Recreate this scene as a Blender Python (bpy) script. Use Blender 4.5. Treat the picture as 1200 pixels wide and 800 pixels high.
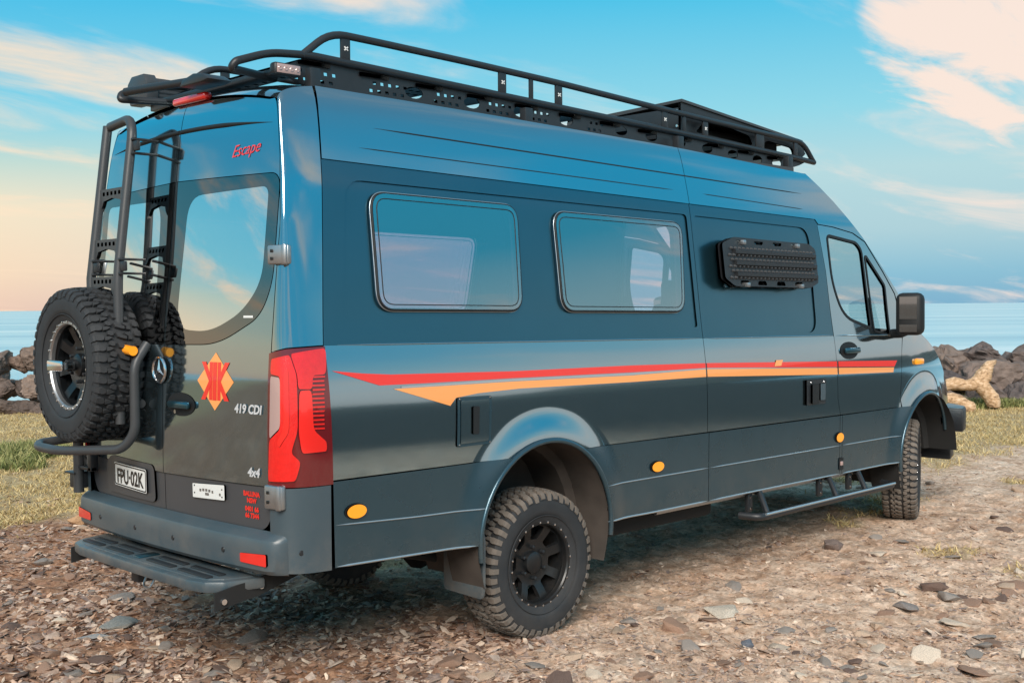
import bpy, bmesh, math, random
import numpy as np
from mathutils import Vector, Matrix, noise
from mathutils.geometry import delaunay_2d_cdt

for o in list(bpy.data.objects): bpy.data.objects.remove(o)
scene = bpy.context.scene
COL = scene.collection
rng = np.random.default_rng(7)
random.seed(7)

# ------------------------------------------------------------------ camera
F_PX = 1378.5
CAM = np.array([-2.8499, -4.2838, 1.7680])
YAW, PIT, ROL = 0.79207, -0.029451, -0.008383
FW = np.array([math.cos(PIT)*math.cos(YAW), math.cos(PIT)*math.sin(YAW), math.sin(PIT)])
_r = np.cross(FW, [0, 0, 1]); _r /= np.linalg.norm(_r); _u = np.cross(_r, FW)
RT = _r*math.cos(ROL)+_u*math.sin(ROL)
UP = -_r*math.sin(ROL)+_u*math.cos(ROL)
cd = bpy.data.cameras.new('camera'); cam = bpy.data.objects.new('camera', cd); COL.objects.link(cam)
cd.sensor_width = 36; cd.sensor_fit = 'HORIZONTAL'; cd.lens = 36*F_PX/1200; cd.clip_start = 0.05; cd.clip_end = 60000
m = Matrix(((RT[0], UP[0], -FW[0], CAM[0]), (RT[1], UP[1], -FW[1], CAM[1]), (RT[2], UP[2], -FW[2], CAM[2]), (0, 0, 0, 1)))
cam.matrix_world = m
scene.camera = cam

# ------------------------------------------------------------------ light
SUN_EL = math.radians(34)
SUN_AZ = math.radians(221)          # direction the light comes FROM, measured from +x towards +y
sun_dir = Vector((math.cos(SUN_EL)*math.cos(SUN_AZ), math.cos(SUN_EL)*math.sin(SUN_AZ), math.sin(SUN_EL)))
sl = bpy.data.lights.new('sun', 'SUN'); sl.energy = 4.0; sl.angle = math.radians(30); sl.color = (1.0, 0.90, 0.79)
so = bpy.data.objects.new('sun', sl); COL.objects.link(so)
so.rotation_euler = sun_dir.to_track_quat('Z', 'Y').to_euler(); so.location = (-6, 0, 12)

W = bpy.data.worlds.new('World'); scene.world = W; W.use_nodes = True
nt = W.node_tree; nt.nodes.clear()
def N(t, **kw):
    n = nt.nodes.new(t)
    for k, v in kw.items():
        if k == 'inp':
            for a, b in v.items(): n.inputs[a].default_value = b
        else: setattr(n, k, v)
    return n
L = lambda a, b: nt.links.new(a, b)
def lin(r, g, b):
    f = lambda c: (c/255/12.92 if c/255 <= 0.04045 else ((c/255+0.055)/1.055)**2.4)
    return (f(r), f(g), f(b), 1)
out = N('ShaderNodeOutputWorld'); bg = N('ShaderNodeBackground', inp={'Strength': 0.1})
sky = N('ShaderNodeTexSky', sky_type='NISHITA', sun_disc=False, sun_elevation=SUN_EL, altitude=5, air_density=1.0, dust_density=1.2, ozone_density=2.0)
sky.sun_rotation = math.pi/2 - SUN_AZ
tc = N('ShaderNodeTexCoord'); sep = N('ShaderNodeSeparateXYZ'); L(tc.outputs['Generated'], sep.inputs[0])
def ramp(stops):
    r = N('ShaderNodeValToRGB'); e = r.color_ramp.elements
    while len(e) < len(stops): e.new(0.5)
    for i, (p, c) in enumerate(stops): e[i].position = p; e[i].color = c
    return r
warm = ramp([(0.0, lin(238, 200, 176)), (0.03, lin(247, 215, 182)), (0.08, lin(242, 223, 191)), (0.115, lin(190, 213, 202)), (0.155, lin(120, 203, 224)), (0.25, lin(58, 182, 224)), (0.38, lin(36, 194, 240)), (0.60, lin(96, 174, 210)), (1.0, lin(148, 156, 166))])
cool = ramp([(0.0, lin(122, 172, 200)), (0.025, lin(132, 184, 206)), (0.06, lin(166, 200, 209)), (0.11, lin(174, 209, 214)), (0.16, lin(138, 207, 223)), (0.25, lin(72, 188, 224)), (0.38, lin(36, 194, 240)), (0.60, lin(96, 174, 210)), (1.0, lin(148, 156, 166))])
for r in (warm, cool): L(sep.outputs['Z'], r.inputs[0])
wd = N('ShaderNodeVectorMath', operation='DOT_PRODUCT'); L(tc.outputs['Generated'], wd.inputs[0])
wa = math.radians(126); wd.inputs[1].default_value = (math.cos(wa), math.sin(wa), 0)
mr = N('ShaderNodeMapRange', interpolation_type='SMOOTHSTEP', inp={'From Min': -0.02, 'From Max': 0.68}); L(wd.outputs['Value'], mr.inputs['Value'])
mixg = N('ShaderNodeMix', data_type='RGBA'); L(mr.outputs[0], mixg.inputs[0]); L(cool.outputs[0], mixg.inputs[6]); L(warm.outputs[0], mixg.inputs[7])
pale = ramp([(0.0, lin(226, 214, 208)), (0.10, lin(222, 224, 222)), (0.15, lin(160, 210, 224)), (0.22, lin(66, 188, 226)), (0.38, lin(36, 194, 240)), (0.60, lin(96, 174, 210)), (1.0, lin(148, 156, 166))])
L(sep.outputs['Z'], pale.inputs[0])
pd = N('ShaderNodeVectorMath', operation='DOT_PRODUCT'); L(tc.outputs['Generated'], pd.inputs[0]); pd.inputs[1].default_value = (math.cos(math.radians(-62)), math.sin(math.radians(-62)), 0)
pr_ = N('ShaderNodeMapRange', interpolation_type='SMOOTHSTEP', inp={'From Min': 0.10, 'From Max': 0.80}); L(pd.outputs['Value'], pr_.inputs['Value'])
mixp = N('ShaderNodeMix', data_type='RGBA'); L(pr_.outputs[0], mixp.inputs[0]); L(mixg.outputs[2], mixp.inputs[6]); L(pale.outputs[0], mixp.inputs[7]); mixg = mixp
sc10 = N('ShaderNodeVectorMath', operation='SCALE', inp={'Scale': 10.2}); L(mixg.outputs[2], sc10.inputs[0])
mixn = N('ShaderNodeMix', data_type='RGBA', inp={0: 0.95}); L(sky.outputs[0], mixn.inputs[6]); L(sc10.outputs[0], mixn.inputs[7])
# clouds : direction projected on a flat layer
dz = N('ShaderNodeMath', operation='ADD', inp={1: 0.11}); L(sep.outputs['Z'], dz.inputs[0])
dv = N('ShaderNodeVectorMath', operation='DIVIDE'); L(tc.outputs['Generated'], dv.inputs[0]); L(dz.outputs[0], dv.inputs[1])
mp = N('ShaderNodeMapping'); mp.inputs['Rotation'].default_value = (0, 0, math.radians(-64)); mp.inputs['Scale'].default_value = (0.55, 1.5, 0.0); mp.inputs['Location'].default_value = (3.1, 1.4, 0)
L(dv.outputs[0], mp.inputs[0])
n1 = N('ShaderNodeTexNoise', inp={'Scale': 1.15, 'Detail': 9.0, 'Roughness': 0.58, 'Distortion': 0.6}); L(mp.outputs[0], n1.inputs['Vector'])
cr = N('ShaderNodeMapRange', interpolation_type='SMOOTHSTEP', inp={'From Min': 0.485, 'From Max': 0.76, 'To Max': 0.95}); L(n1.outputs[0], cr.inputs['Value'])
bd = N('ShaderNodeVectorMath', operation='DOT_PRODUCT'); L(tc.outputs['Generated'], bd.inputs[0]); _c = FW+RT*(1165-600)/F_PX-UP*(28-400)/F_PX; _c = _c/np.linalg.norm(_c); bd.inputs[1].default_value = tuple(_c)
bm_ = N('ShaderNodeMapRange', interpolation_type='SMOOTHSTEP', inp={'From Min': 0.9935, 'From Max': 1.0}); L(bd.outputs['Value'], bm_.inputs['Value'])
n2 = N('ShaderNodeTexNoise', inp={'Scale': 3.2, 'Detail': 10.0, 'Roughness': 0.60, 'Distortion': 0.4}); L(mp.outputs[0], n2.inputs['Vector'])
bs_ = N('ShaderNodeMath', operation='MULTIPLY_ADD', inp={1: 3.2, 2: -1.5}); L(n2.outputs[0], bs_.inputs[0])
ba = N('ShaderNodeMath', operation='ADD'); L(bm_.outputs[0], ba.inputs[0]); L(bs_.outputs[0], ba.inputs[1])
b2_ = N('ShaderNodeMapRange', interpolation_type='SMOOTHSTEP', inp={'From Min': 0.30, 'From Max': 1.05, 'To Max': 0.95}); L(ba.outputs[0], b2_.inputs['Value'])
b3_ = N('ShaderNodeMath', operation='MULTIPLY'); L(b2_.outputs[0], b3_.inputs[0]); b5_ = N('ShaderNodeMapRange', interpolation_type='SMOOTHSTEP', inp={'From Min': 0.0, 'From Max': 0.25}); L(bm_.outputs[0], b5_.inputs['Value']); L(b5_.outputs[0], b3_.inputs[1])
ccol = N('ShaderNodeMix', data_type='RGBA'); L(mr.outputs[0], ccol.inputs[0])
ccol.inputs[6].default_value = [c*9.6 for c in lin(250, 228, 214)[:3]]+[1]; ccol.inputs[7].default_value = [c*9.6 for c in lin(255, 226, 194)[:3]]+[1]
mixc = N('ShaderNodeMix', data_type='RGBA'); crm = N('ShaderNodeMath', operation='MAXIMUM'); L(cr.outputs[0], crm.inputs[0]); L(b3_.outputs[0], crm.inputs[1]); L(crm.outputs[0], mixc.inputs[0]); L(mixn.outputs[2], mixc.inputs[6]); L(ccol.outputs[2], mixc.inputs[7])
L(mixc.outputs[2], bg.inputs['Color']); L(bg.outputs[0], out.inputs[0])

vs = scene.view_settings; vs.view_transform = 'Standard'; vs.look = 'None'; vs.exposure = 0.12; vs.gamma = 1.0; vs.use_curve_mapping = False

# ------------------------------------------------------------------ pixel helpers (photo pixel -> point on a known surface)
def ray(px, py): return FW+RT*(px-600)/F_PX-UP*(py-400)/F_PX
def onY(px, py, y): d = ray(px, py); return CAM+d*((y-CAM[1])/d[1])
def onX(px, py, x): d = ray(px, py); return CAM+d*((x-CAM[0])/d[0])
def onZ(px, py, z): d = ray(px, py); return CAM+d*((z-CAM[2])/d[2])

# ------------------------------------------------------------------ materials
def mat(name, color, rough=0.5, metal=0.0, coat=0.0, spec=0.5, noise_amt=0.0, noise_scale=30.0, bump=0.0, bump_scale=200.0, emit=None, coatrough=0.03, rough_var=0.0):
    M = bpy.data.materials.new(name); M.use_nodes = True
    t = M.node_tree; b = t.nodes['Principled BSDF']
    b.inputs['Base Color'].default_value = (*color[:3], 1); b.inputs['Roughness'].default_value = rough
    b.inputs['Metallic'].default_value = metal; b.inputs['Coat Weight'].default_value = coat; b.inputs['Coat Roughness'].default_value = coatrough
    b.inputs['Specular IOR Level'].default_value = spec
    if emit: b.inputs['Emission Color'].default_value = (*emit[:3], 1); b.inputs['Emission Strength'].default_value = emit[3]
    c = t.nodes.new('ShaderNodeTexCoord')
    if noise_amt or rough_var:
        n = t.nodes.new('ShaderNodeTexNoise'); n.inputs['Scale'].default_value = noise_scale; n.inputs['Detail'].default_value = 5
        t.links.new(c.outputs['Object'], n.inputs['Vector'])
        if noise_amt:
            mx = t.nodes.new('ShaderNodeMix'); mx.data_type = 'RGBA'
            t.links.new(n.outputs[0], mx.inputs[0])
            mx.inputs[6].default_value = (*[v*(1-noise_amt) for v in color[:3]], 1); mx.inputs[7].default_value = (*[min(1, v*(1+noise_amt)) for v in color[:3]], 1)
            t.links.new(mx.outputs[2], b.inputs['Base Color'])
        if rough_var:
            r = t.nodes.new('ShaderNodeMapRange'); r.inputs['To Min'].default_value = rough-rough_var; r.inputs['To Max'].default_value = rough+rough_var
            t.links.new(n.outputs[0], r.inputs['Value']); t.links.new(r.outputs[0], b.inputs['Roughness'])
    if bump:
        n2 = t.nodes.new('ShaderNodeTexNoise'); n2.inputs['Scale'].default_value = bump_scale; n2.inputs['Detail'].default_value = 3
        t.links.new(c.outputs['Object'], n2.inputs['Vector'])
        bp = t.nodes.new('ShaderNodeBump'); bp.inputs['Strength'].default_value = bump; bp.inputs['Distance'].default_value = 0.002
        t.links.new(n2.outputs[0], bp.inputs['Height']); t.links.new(bp.outputs[0], b.inputs['Normal'])
    return M
def glass_mat(name, tint, f0, rough=0.0):
    M = bpy.data.materials.new(name); M.use_nodes = True; t = M.node_tree; t.nodes.clear()
    o = t.nodes.new('ShaderNodeOutputMaterial'); mx = t.nodes.new('ShaderNodeMixShader'); tr = t.nodes.new('ShaderNodeBsdfTransparent'); gl = t.nodes.new('ShaderNodeBsdfGlossy'); ge = t.nodes.new('ShaderNodeNewGeometry')
    def mth(op, a, b=None):
        n = t.nodes.new('ShaderNodeMath'); n.operation = op
        for i, v in enumerate((a, b)):
            if v is None: continue
            if isinstance(v, (int, float)): n.inputs[i].default_value = v
            else: t.links.new(v, n.inputs[i])
        return n.outputs[0]
    dt = t.nodes.new('ShaderNodeVectorMath'); dt.operation = 'DOT_PRODUCT'; t.links.new(ge.outputs['Normal'], dt.inputs[0]); t.links.new(ge.outputs['Incoming'], dt.inputs[1])
    sch = mth('ADD', mth('MULTIPLY', mth('POWER', mth('SUBTRACT', 1.0, mth('ABSOLUTE', dt.outputs['Value'])), 5.0), 1-f0), f0)
    tr.inputs[0].default_value = (*tint, 1); gl.inputs['Roughness'].default_value = rough; gl.inputs[0].default_value = (1, 1, 1, 1)
    t.links.new(sch, mx.inputs[0]); t.links.new(tr.outputs[0], mx.inputs[1]); t.links.new(gl.outputs[0], mx.inputs[2]); t.links.new(mx.outputs[0], o.inputs[0])
    return M
MT = {}
MT['paint'] = mat('paint_grey_metallic', (0.275, 0.380, 0.430), 0.075, 0.97, 1.0, noise_amt=0.03, noise_scale=3.0, bump=0.012, bump_scale=130)
MT['satin'] = mat('satin_and_dark_reflection', (0.045, 0.135, 0.180), 0.28, 0.88, 0.5, coatrough=0.12, noise_amt=0.06, noise_scale=4.0)  # dark teal paints the window band's dimmer reflection into the colour
MT['badge'] = mat('badge_silver', (0.62, 0.63, 0.65), 0.35, 0.2)
MT['clad'] = mat('cladding_grey', (0.036, 0.082, 0.110), 0.28, 0.60, 0.5, coatrough=0.15, noise_amt=0.10, noise_scale=5.0, bump=0.08, bump_scale=350, rough_var=0.05)
MT['bumper'] = mat('bumper_plastic', (0.048, 0.074, 0.090), 0.40, 0.0, 0.35, coatrough=0.3, noise_amt=0.10, noise_scale=6.0, bump=0.2, bump_scale=500)
MT['doorlow'] = mat('door_lower_grey', (0.070, 0.073, 0.080), 0.42, 0.3, 0.2, coatrough=0.3, noise_amt=0.08, noise_scale=5.0)
MT['black'] = mat('powder_coat_black', (0.018, 0.020, 0.023), 0.42, 0.0, 0.0, noise_amt=0.2, noise_scale=20, bump=0.2, bump_scale=700)
MT['darkgrey'] = mat('dark_grey_tube', (0.045, 0.048, 0.052), 0.42, noise_amt=0.15, noise_scale=15, bump=0.15, bump_scale=600)
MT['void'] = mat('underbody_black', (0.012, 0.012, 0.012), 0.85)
MT['liner'] = mat('wheel_well_dusty', (0.055, 0.044, 0.037), 0.9, noise_amt=0.45, noise_scale=9)
MT['interior'] = mat('interior_lining', (0.05, 0.055, 0.06), 0.8)
MT['seatc'] = mat('seat_cloth', (0.03, 0.03, 0.035), 0.9, noise_amt=0.2, noise_scale=40)
MT['rubber'] = mat('tyre_rubber', (0.024, 0.026, 0.029), 0.72, noise_amt=0.35, noise_scale=14, bump=0.3, bump_scale=260)
MT['rubdust'] = mat('tyre_tread_dusty', (0.150, 0.125, 0.105), 0.88, noise_amt=0.45, noise_scale=16, bump=0.3, bump_scale=260)
MT['rim'] = mat('rim_satin_black', (0.014, 0.016, 0.018), 0.32, 0.3, noise_amt=0.2, noise_scale=12)
MT['chrome'] = mat('bright_metal', (0.72, 0.73, 0.75), 0.18, 1.0)
MT['steel'] = mat('zinc_steel', (0.42, 0.43, 0.44), 0.38, 0.9, noise_amt=0.15, noise_scale=30)
MT['trim_glint'] = mat('trim_aluminium_and_highlight', (0.50, 0.55, 0.58), 0.30, 0.8)  # bright trim, also the painted highlights on cladding ledge and window frames
MT['seal'] = mat('rubber_seal_and_rib_shade', (0.008, 0.009, 0.010), 0.6)
MT['red'] = mat('stripe_red', (0.80, 0.022, 0.012), 0.35, 0, 0.8)
MT['orange'] = mat('stripe_orange', (0.95, 0.36, 0.10), 0.35, 0, 0.8)
MT['silver'] = mat('stripe_silver', (0.40, 0.42, 0.44), 0.35, 0.3, 0.8)
MT['lensred'] = mat('lens_red', (0.72, 0.012, 0.010), 0.12, 0, 1.0, noise_amt=0.20, noise_scale=40, bump=0.5, bump_scale=110)
MT['lensred2'] = mat('lens_bright_red', (0.80, 0.020, 0.014), 0.12, 0, 1.0)
MT['lensdark'] = mat('lens_smoked_red', (0.13, 0.005, 0.008), 0.1, 0, 1.0)
MT['lenswhite'] = mat('lens_clear', (0.40, 0.27, 0.25), 0.15, 0, 1.0, bump=0.3, bump_scale=120)
MT['amber'] = mat('lens_amber', (0.95, 0.33, 0.012), 0.2, 0, 1.0, emit=(1.0, 0.36, 0.02, 0.25))
MT['plate'] = mat('plate_white', (0.72, 0.72, 0.70), 0.4)
MT['ink'] = mat('plate_ink', (0.012, 0.012, 0.012), 0.4)
MT['win'] = glass_mat('window_tinted', (0.76, 0.58, 0.68), 0.38)
MT['rearglass'] = glass_mat('rear_glass_privacy', (0.10, 0.10, 0.10), 0.74)
MT['frit'] = glass_mat('rear_glass_black_border', (0.02, 0.02, 0.02), 0.20)
MT['redcover'] = glass_mat('lamp_cover_red', (0.86, 0.10, 0.10), 0.07)
MT['cabglass'] = glass_mat('cab_glass', (0.86, 0.88, 0.86), 0.10)
MT['mirror'] = mat('mirror_glass', (0.24, 0.30, 0.35), 0.02, 1.0)

def add_dust(M, z0, z1, amt, col=(0.30, 0.225, 0.165)):      # dried dust splashed up from the track
    t = M.node_tree; b = t.nodes['Principled BSDF']; g = t.nodes.new('ShaderNodeNewGeometry'); sx = t.nodes.new('ShaderNodeSeparateXYZ'); t.links.new(g.outputs['Position'], sx.inputs[0])
    r = t.nodes.new('ShaderNodeMapRange'); r.inputs['From Min'].default_value = z1; r.inputs['From Max'].default_value = z0; t.links.new(sx.outputs['Z'], r.inputs['Value'])
    n = t.nodes.new('ShaderNodeTexNoise'); n.inputs['Scale'].default_value = 6.0; n.inputs['Detail'].default_value = 9; n.inputs['Roughness'].default_value = 0.7; t.links.new(g.outputs['Position'], n.inputs['Vector'])
    c = t.nodes.new('ShaderNodeMapRange'); c.inputs['From Min'].default_value = 0.40; c.inputs['From Max'].default_value = 0.72; c.inputs['To Max'].default_value = amt; t.links.new(n.outputs[0], c.inputs['Value'])
    m = t.nodes.new('ShaderNodeMath'); m.operation = 'MULTIPLY'; t.links.new(r.outputs[0], m.inputs[0]); t.links.new(c.outputs[0], m.inputs[1])
    d = t.nodes.new('ShaderNodeBsdfDiffuse'); d.inputs[0].default_value = (*col, 1); x = t.nodes.new('ShaderNodeMixShader'); t.links.new(m.outputs[0], x.inputs[0]); t.links.new(b.outputs[0], x.inputs[1]); t.links.new(d.outputs[0], x.inputs[2])
    t.links.new(x.outputs[0], t.nodes['Material Output'].inputs[0])
add_dust(MT['clad'], 0.50, 0.85, 0.14); add_dust(MT['bumper'], 0.45, 0.85, 0.40); add_dust(MT['rubber'], 0.0, 0.7, 0.12); add_dust(MT['rim'], 0.1, 0.8, 0.08); add_dust(MT['paint'], 0.6, 1.4, 0.025)
# ------------------------------------------------------------------ mesh tools
def make_obj(name, verts, faces, material=None, parent=None, normals=None, smooth=None):
    me = bpy.data.meshes.new(name)
    if isinstance(verts, np.ndarray): verts = verts.tolist()
    me.from_pydata(verts, [], faces if isinstance(faces, list) else faces.tolist()); me.update()
    o = bpy.data.objects.new(name, me); COL.objects.link(o)
    if material: me.materials.append(MT[material] if isinstance(material, str) else material)
    if smooth is not None:
        me.shade_smooth()
        if smooth < 180: me.set_sharp_from_angle(angle=math.radians(smooth))
    if normals is not None:
        me.shade_smooth(); me.normals_split_custom_set_from_vertices(normals)
    if parent: adopt(o, parent)
    return o
def adopt(o, parent):
    o.parent = parent
    if parent.type == 'EMPTY': o.location = Vector(o.location)-parent.location
class MB:
    def __init__(s): s.v = []; s.f = []
    def add(s, v, f, M=None):
        n = len(s.v)
        for p in v: s.v.append(tuple(M @ Vector(p)) if M is not None else tuple(p))
        s.f += [tuple(i+n for i in q) for q in f]; return s
    def box(s, c, size, bev=0.0, M=None, seg=2):
        bm = bmesh.new(); bmesh.ops.create_cube(bm, size=1)
        for v in bm.verts: v.co = Vector((v.co.x*size[0], v.co.y*size[1], v.co.z*size[2]))
        if bev: bmesh.ops.bevel(bm, geom=bm.edges[:], offset=bev, segments=seg, affect='EDGES', profile=0.5)
        for v in bm.verts: v.co += Vector(c)
        bm.verts.index_update()
        s.add([v.co.copy() for v in bm.verts], [tuple(v.index for v in f.verts) for f in bm.faces], M); bm.free(); return s
    def prism(s, poly, axis_map, d0, d1, bev=0.0, M=None):
        bm = bmesh.new()
        b = [bm.verts.new(axis_map(p[0], p[1], d0)) for p in poly]; t = [bm.verts.new(axis_map(p[0], p[1], d1)) for p in poly]
        n = len(poly); bm.faces.new(b[::-1]); bm.faces.new(t)
        for i in range(n): bm.faces.new((b[i], b[(i+1) % n], t[(i+1) % n], t[i]))
        bmesh.ops.recalc_face_normals(bm, faces=bm.faces[:])
        if bev: bmesh.ops.bevel(bm, geom=bm.edges[:], offset=bev, segments=2, affect='EDGES', profile=0.5, clamp_overlap=True)
        bmesh.ops.triangulate(bm, faces=[f for f in bm.faces if len(f.verts) > 4])
        bm.verts.index_update()
        s.add([v.co.copy() for v in bm.verts], [tuple(v.index for v in f.verts) for f in bm.faces], M); bm.free(); return s
    def tube(s, path, r, seg=10, M=None, cap=True):
        P = [Vector(p) for p in path]; n = len(P); V = []; Fc = []
        t0 = (P[1]-P[0]).normalized(); ref = Vector((0, 0, 1)) if abs(t0.z) < 0.9 else Vector((1, 0, 0))
        nrm = (ref-t0*ref.dot(t0)).normalized()
        for i in range(n):
            t = ((P[min(i+1, n-1)]-P[i]).normalized()+(P[i]-P[max(i-1, 0)]).normalized()).normalized() if 0 < i < n-1 else (P[min(i+1, n-1)]-P[max(i-1, 0)]).normalized()
            nrm = (nrm-t*nrm.dot(t)).normalized(); bn = t.cross(nrm)
            rr = r[i] if isinstance(r, (list, tuple)) else r
            for k in range(seg):
                a = 2*math.pi*k/seg; V.append(P[i]+(nrm*math.cos(a)+bn*math.sin(a))*rr)
        for i in range(n-1):
            for k in range(seg): Fc.append((i*seg+k, i*seg+(k+1) % seg, (i+1)*seg+(k+1) % seg, (i+1)*seg+k))
        if cap: Fc.append(tuple(range(seg))[::-1]); Fc.append(tuple((n-1)*seg+k for k in range(seg)))
        return s.add(V, Fc, M)
    def lathe(s, prof, seg=32, M=None, close=False):      # prof (axial x, radius), axis +x
        V = []; Fc = []; n = len(prof)
        for k in range(seg):
            a = 2*math.pi*k/seg
            for (x, r) in prof: V.append((x, r*math.cos(a), r*math.sin(a)))
        for k in range(seg):
            k2 = (k+1) % seg
            for i in range(n-1 if not close else n):
                j = (i+1) % n; Fc.append((k*n+i, k*n+j, k2*n+j, k2*n+i))
        return s.add(V, Fc, M)
    def obj(s, name, material, parent=None, smooth=35): return make_obj(name, s.v, s.f, material, parent, smooth=smooth)
def fillet(path, rad, seg=5):
    P = [Vector(p) for p in path]; out_ = [P[0]]
    for i in range(1, len(P)-1):
        a = P[i-1]-P[i]; b = P[i+1]-P[i]; r_ = min(rad, a.length*0.45, b.length*0.45); p0 = P[i]+a.normalized()*r_; p1 = P[i]+b.normalized()*r_
        for k in range(seg+1):
            t = k/seg; out_.append(p0*(1-t)**2+P[i]*2*t*(1-t)+p1*t*t)
    out_.append(P[-1]); return out_
def rpoly(pts, rad, seg=6):
    n = len(pts); o = []
    for i in range(n):
        p = Vector(pts[i][:2]); a = Vector(pts[i-1][:2])-p; b = Vector(pts[(i+1) % n][:2])-p
        r0 = rad[i] if isinstance(rad, (list, tuple)) else rad
        if r0 <= 1e-6: o.append(tuple(p)); continue
        r_ = min(r0, a.length*0.49, b.length*0.49); p0 = p+a.normalized()*r_; p1 = p+b.normalized()*r_
        for k in range(seg+1):
            t = k/seg; o.append(tuple(p0*(1-t)**2+p*2*t*(1-t)+p1*t*t))
    return o
def area2(p): return sum(p[i-1][0]*p[i][1]-p[i][0]*p[i-1][1] for i in range(len(p)))
def inset(poly, d):       # positive d shrinks
    n = len(poly); s = 1 if area2(poly) > 0 else -1; o = []
    for i in range(n):
        a = np.array(poly[i-1]); p = np.array(poly[i]); b = np.array(poly[(i+1) % n])
        e1 = p-a; e2 = b-p; l1 = np.linalg.norm(e1); l2 = np.linalg.norm(e2)
        n1 = np.array([-e1[1], e1[0]])/max(l1, 1e-9)*s; n2 = np.array([-e2[1], e2[0]])/max(l2, 1e-9)*s
        q = n1+n2; q /= max(0.5, (q@q)/2)
        o.append(tuple(p+q*d))
    return o
def densify(poly, step):
    o = []; n = len(poly)
    for i in range(n):
        a = np.array(poly[i], float); b = np.array(poly[(i+1) % n], float); k = max(1, int(math.ceil(np.linalg.norm(b-a)/step)))
        for j in range(k): o.append(tuple(a+(b-a)*j/k))
    return o
def inside(poly, P):
    P = np.asarray(P); x, y = P[:, 0], P[:, 1]; c = np.zeros(len(P), bool); n = len(poly)
    for i in range(n):
        x1, y1 = poly[i]; x2, y2 = poly[(i+1) % n]
        if y1 == y2: continue
        t = ((y1 > y) != (y2 > y)) & (x < (x2-x1)*(y-y1)/(y2-y1)+x1); c ^= t
    return c
def triangulate(outline, holes=(), step=0.05, grid=True, rings=()):
    loops = [densify(outline, step)]+[densify(h, step) for h in holes]
    pts = []; edges = []
    for lp in loops:
        b = len(pts); pts += lp; edges += [(b+i, b+(i+1) % len(lp)) for i in range(len(lp))]
    B = np.array(pts)
    if grid:
        mn, mx = B.min(0), B.max(0)
        gx = np.arange(mn[0]+step*0.37, mx[0], step); gy = np.arange(mn[1]+step*0.41, mx[1], step)
        if len(gx) and len(gy):
            G = np.array(np.meshgrid(gx, gy)).reshape(2, -1).T
            ok = inside(loops[0], G)
            for h in loops[1:]: ok &= ~inside(h, G)
            for (cx, cz, r0, r1) in rings: ok &= ~((np.hypot(G[:, 0]-cx, G[:, 1]-cz) < r1))
            G = G[ok]
            for (cx, cz, r0, r1) in rings:
                Q = np.vstack([np.stack([cx+r_*np.cos(a), cz+r_*np.sin(a)], 1) for r_ in np.arange(r0, r1+0.001, 0.013) for a in [np.linspace(0, math.pi, 110)]])
                k_ = inside(loops[0], Q)
                for h in loops[1:]: k_ &= ~inside(h, Q)
                G = np.vstack([G, Q[k_]])
            if len(G):
                keep = np.ones(len(G), bool)
                for i in range(0, len(G), 4000):
                    d = ((G[i:i+4000, None, :]-B[None])**2).sum(2).min(1); keep[i:i+4000] = d > ((0.4 if not rings else 0.22)*step)**2
                pts += [tuple(g) for g in G[keep]]
    V, E, Fc, *_ = delaunay_2d_cdt([Vector(p) for p in pts], edges, [], 0, 1e-7)
    V = np.array([(v.x, v.y) for v in V]); Fc = np.array([f for f in Fc if len(f) == 3])
    c = V[Fc].mean(1); ok = inside(loops[0], c)
    for h in loops[1:]: ok &= ~inside(h, c)
    Fc = Fc[ok]; T = V[Fc]; ar = abs((T[:, 1, 0]-T[:, 0, 0])*(T[:, 2, 1]-T[:, 0, 1])-(T[:, 2, 0]-T[:, 0, 0])*(T[:, 1, 1]-T[:, 0, 1]))
    return V, Fc[ar > 2e-8], loops
VW = 2.02
def surf_panel(name, outline, surf, outdir, material, parent, holes=(), step=0.05, thick=0.02, off=0.0, mirror=False, grid=True, flange=True, rings=()):
    V, Fc, loops = triangulate(outline, holes, step, grid, rings)
    u, v = V[:, 0], V[:, 1]; e = 2e-3
    def nrm(u, v):
        a = surf(u+e, v)-surf(u-e, v); b = surf(u, v+e)-surf(u, v-e); n = np.cross(a, b); n /= np.maximum(1e-12, np.linalg.norm(n, axis=1))[:, None]
        s = np.sign((n*np.asarray(outdir)).sum(1)); return n*s[:, None]
    n = nrm(u, v); P = surf(u, v)+n*off
    tn = np.cross(P[Fc[:, 1]]-P[Fc[:, 0]], P[Fc[:, 2]]-P[Fc[:, 0]]); fl = (tn*n[Fc].mean(1)).sum(1) < 0; Fc = Fc.copy(); Fc[fl] = Fc[fl][:, ::-1]
    verts = [P]; norms = [n]; faces = Fc.tolist(); k = len(P)
    if flange and thick:
        for lp in loops:
            A = np.array(lp); ln = nrm(A[:, 0], A[:, 1]); a = surf(A[:, 0], A[:, 1])+ln*off; b = a-ln*thick
            m_ = len(A); tg = np.roll(a, -1, 0)-np.roll(a, 1, 0); fn = np.cross(tg, ln); fn /= np.maximum(1e-9, np.linalg.norm(fn, axis=1))[:, None]
            ctr = inside(outline, (A+np.c_[np.zeros(m_), np.zeros(m_)]))
            verts += [a, b]; norms += [fn, fn]
            for i in range(m_):
                j = (i+1) % m_; faces.append((k+i, k+j, k+m_+j, k+m_+i))
            k += 2*m_
    P = np.vstack(verts); n = np.vstack(norms)
    res = []
    for mi in ((False, True) if mirror == 'both' else (mirror,)):
        Q = P.copy(); nn = n.copy(); ff = faces
        if mi: Q[:, 1] = VW-Q[:, 1]; nn[:, 1] *= -1; ff = [tuple(f[::-1]) for f in faces]
        par = parent[1 if mi else 0] if isinstance(parent, (list, tuple)) else parent
        res.append(make_obj(name, Q, [tuple(f) for f in ff], material, par, normals=nn))
    return res[0] if len(res) == 1 else res

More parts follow.
